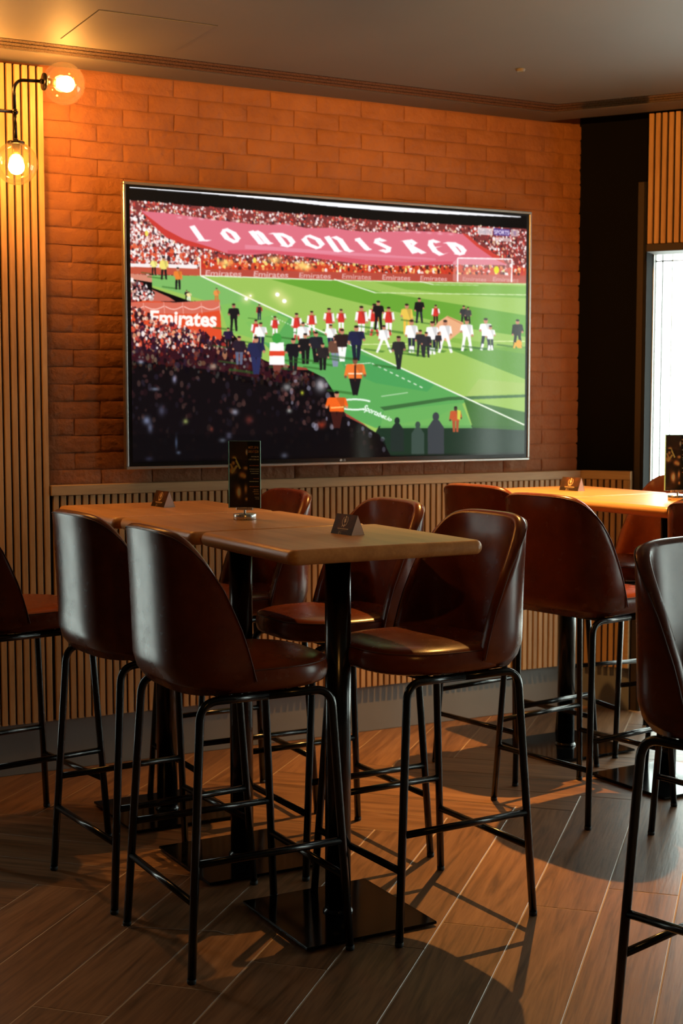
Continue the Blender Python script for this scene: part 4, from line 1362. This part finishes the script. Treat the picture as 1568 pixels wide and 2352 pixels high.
def menu_picture():
    U, V = 150, 314                        # user units: sheet 100 x 209
    c = Canvas(U, V, 2, lambda x, y: (x * U / 100, y * V / 209), (22, 17, 16))
    r2 = np.random.default_rng(5)
    for i in range(60):
        c.ell(r2.uniform(0, 58), r2.uniform(0, 200), r2.uniform(4, 14), r2.uniform(4, 18), (60, 36, 26), .25, .5)
    c.poly([(0, 0), (60, 0), (60, 60), (0, 52)], (56, 38, 30), .6)
    skin = (196, 132, 84)
    for e in ((16, 52, 7, 6), (14, 68, 6, 7), (10, 92, 12, 11), (42, 106, 10, 9), (54, 84, 8, 6), (50, 110, 6, 7), (30, 160, 9, 17), (54, 150, 5, 14), (56, 182, 5, 6), (58, 34, 4, 8)):
        c.ell(*e, skin, .9, .3)
    c.line((18, 50), (36, 86), 6, skin); c.line((4, 70), (14, 92), 6, (170, 110, 70)); c.line((8, 100), (26, 76), 7, (186, 122, 78))
    c.ell(32, 160, 5, 15, (216, 190, 170), .8, .3); c.ell(15, 58, 7, 4, (30, 20, 18)); c.ell(58, 34, 3, 7, (226, 214, 200), .9, .3)
    c.poly([(60, 0), (100, 0), (100, 209), (60, 209)], (20, 16, 16))
    c.text('MEET, SIP &', [(63, 24), (96, 24), (96, 15), (63, 15)], (206, 104, 62), 1, .01)
    c.text('DINE AT ICON', [(63, 36), (96, 36), (96, 27.5), (63, 27.5)], (206, 104, 62), 1, .01)
    c.text('CATCH ALL THE', [(72, 50), (97, 50), (97, 46), (72, 46)], (220, 206, 190), 1, .01)
    c.text('LATEST ACTION AND', [(64, 59), (97, 59), (97, 55), (64, 55)], (220, 206, 190), 1, .01)
    for y, x0, cc in ((76, 66, (176, 92, 66)), (87, 66, (190, 170, 150)), (94, 68, (190, 170, 150)), (101, 71, (190, 170, 150)), (117, 79, (176, 92, 66)), (126, 66, (200, 186, 170)), (142, 66, (176, 92, 66)), (152, 80, (190, 150, 120)), (158, 77, (190, 130, 90)), (165, 81, (190, 130, 90)), (176, 83, (160, 140, 124)), (181, 86, (160, 140, 124))):
        x = x0
        while x < 96:
            l_ = r2.uniform(1.5, 5); c.line((x, y), (min(97, x + l_), y), 2.6, cc, .75); x += l_ + 1.1
    return c.final()


mimg = np.clip(menu_picture() * 1.8 + .03, 0, 1)
mmesh = picture_mesh('printed_sheet', mimg, MW - .004, MH - .004)


def menu_holder(x, y, rz, label):
    t = empty('menu_holder', (x, y, 1.082), rz)
    tag(t, label, 'menu holder', 'clear menu holders on the tables')
    MB().lathe([(1e-4, 0), (.035, 0), (.0362, .0015), (.0362, .0165), (.035, .018), (1e-4, .018)], 40).build('base', M['steel'], t)
    MB().tube([(0, 0, .017), (0, 0, .033)], .0035, 14).build('stem', M['steel'], t)
    MB().box((-.026, -.0075, .030), (.026, .0075, .0385), .001).build('clip', M['steel'], t)
    z0 = .0355
    for yy in (-.0052, .0016):
        MB().box((-MW / 2, yy, z0), (MW / 2, yy + .0036, z0 + MH), .0004).build('acrylic_sheet', M['acrylic'], t)
    for sx in (-1, 1):
        MB().box((sx * MW / 2 - .0006, -.0050, z0 + .001), (sx * MW / 2 + .0006, .0050, z0 + MH - .001)).build('acrylic_edge', M['acrylic_edge'], t)
    MB().box((-MW / 2, -.0050, z0 + MH - .0006), (MW / 2, .0050, z0 + MH + .0004)).build('acrylic_edge', M['acrylic_edge'], t)
    link('printed_sheet', mmesh, M['print'], t, (0, -.0010, z0 + MH / 2))
    link('printed_sheet', mmesh, M['print'], t, (0, .0010, z0 + MH / 2), (0, 0, math.pi))


menu_holder(1.838, 4.090, math.radians(-34), 'clear menu holder on a silver disc, on the middle left table before the television')
menu_holder(3.634, 4.120, math.radians(-20), 'dark menu holder on the right table in front of the window')

# ------------------------------------------------------------------ folded table cards
CL, CWd, CHt = .100, .044, .055
side = math.hypot(CWd / 2, CHt)


def card_picture():
    U, V = 120, 72                         # user units 100 x 60
    c = Canvas(U, V, 2, lambda x, y: (x * U / 100, y * V / 60), (66, 42, 28))
    r2 = np.random.default_rng(9)
    for i in range(70):
        c.ell(r2.uniform(0, 100), r2.uniform(0, 60), r2.uniform(3, 12), r2.uniform(5, 20), [(96, 58, 34), (44, 32, 26), (120, 56, 26), (50, 44, 34)][r2.integers(4)], .35, .4)
    c.poly([(0, 44), (100, 40), (100, 60), (0, 60)], (30, 26, 24), .7)
    gold = (232, 206, 158)
    pts = [(50 + 12 * math.cos(t), 20 + 15 * math.sin(t)) for t in [math.radians(d) for d in range(-60, 246, 18)]]
    for a, b in zip(pts[:-1], pts[1:]): c.line(a, b, 2, gold)
    c.ell(50, 19, 4, 7, gold); c.ell(50, 8, 2.4, 4, gold); c.line((44, 30), (42, 38), 2.4, gold); c.line((52, 28), (50, 38), 3, gold); c.line((44, 14), (56, 22), 1.6, gold)
    x = 26
    while x < 72:
        l_ = r2.uniform(2, 6); c.line((x, 43), (x + l_, 43), 3, gold, .9); x += l_ + 1.2
    x = 30
    while x < 70:
        l_ = r2.uniform(2, 5); c.line((x, 48), (x + l_, 48), 1.4, (190, 140, 90), .7); x += l_ + 1.2
    for a, b in (((36, 52), (40, 52)), ((36, 52), (35, 58)), ((35, 58), (39, 58)), ((40, 52), (39, 58)), ((44, 53), (48, 53)), ((44, 57), (48, 57))): c.line(a, b, 1.2, gold, .8)
    return c.final()


cmesh = picture_mesh('printed_face', card_picture(), CL, side)


def table_card(x, y, rz, label):
    """three-sided card: axis along local x, a printed side to local -y"""
    t = empty('table_card', (x, y, 1.082), rz)
    tag(t, label, 'table card', 'folded triangular cards on the tables')
    mb = MB()
    h = CL / 2
    mb.add([(-h, -CWd / 2, 0), (h, -CWd / 2, 0), (h, CWd / 2, 0), (-h, CWd / 2, 0), (-h, 0, CHt), (h, 0, CHt)], [(3, 2, 1, 0), (0, 1, 5, 4), (2, 3, 4, 5), (1, 2, 5), (3, 0, 4)])
    mb.build('card_body', M['card_white'], t)
    ang = math.atan2(CWd / 2, CHt)
    for s in (1, -1):
        o = link('printed_face', cmesh, M['print'], t, (0, -s * (CWd / 4 + .0005), CHt / 2 + .0002))
        o.rotation_euler = (-ang if s > 0 else ang, 0, 0 if s > 0 else math.pi)
        if s < 0: o.rotation_euler = Matrix.Rotation(math.pi, 3, 'Z').to_4x4().to_euler(); o.rotation_euler = (Matrix.Rotation(math.pi, 4, 'Z') @ Matrix.Rotation(-ang, 4, 'X')).to_euler()


table_card(1.892, 3.508, math.radians(-82.5), 'triangular card with a pale emblem on the nearest table')
table_card(1.807, 4.725, math.radians(-84), 'triangular card on the farthest left table, below the television')
table_card(3.624, 4.755, math.radians(-77), 'triangular card on the right corner table by the slats')


# ------------------------------------------------------------------ thread on the floor
th_ = MB().tube([(1.277, 3.690, .0008), (1.289, 3.662, .0012), (1.309, 3.656, .0008), (1.414, 3.577, .0012), (1.494, 3.520, .0009), (1.506, 3.488, .0014), (1.523, 3.476, .0010)], .0007, 6).build('thread', M['card_white'])
tag(th_, 'thin pale thread lying on the floor beside the frontmost stool', 'thread')
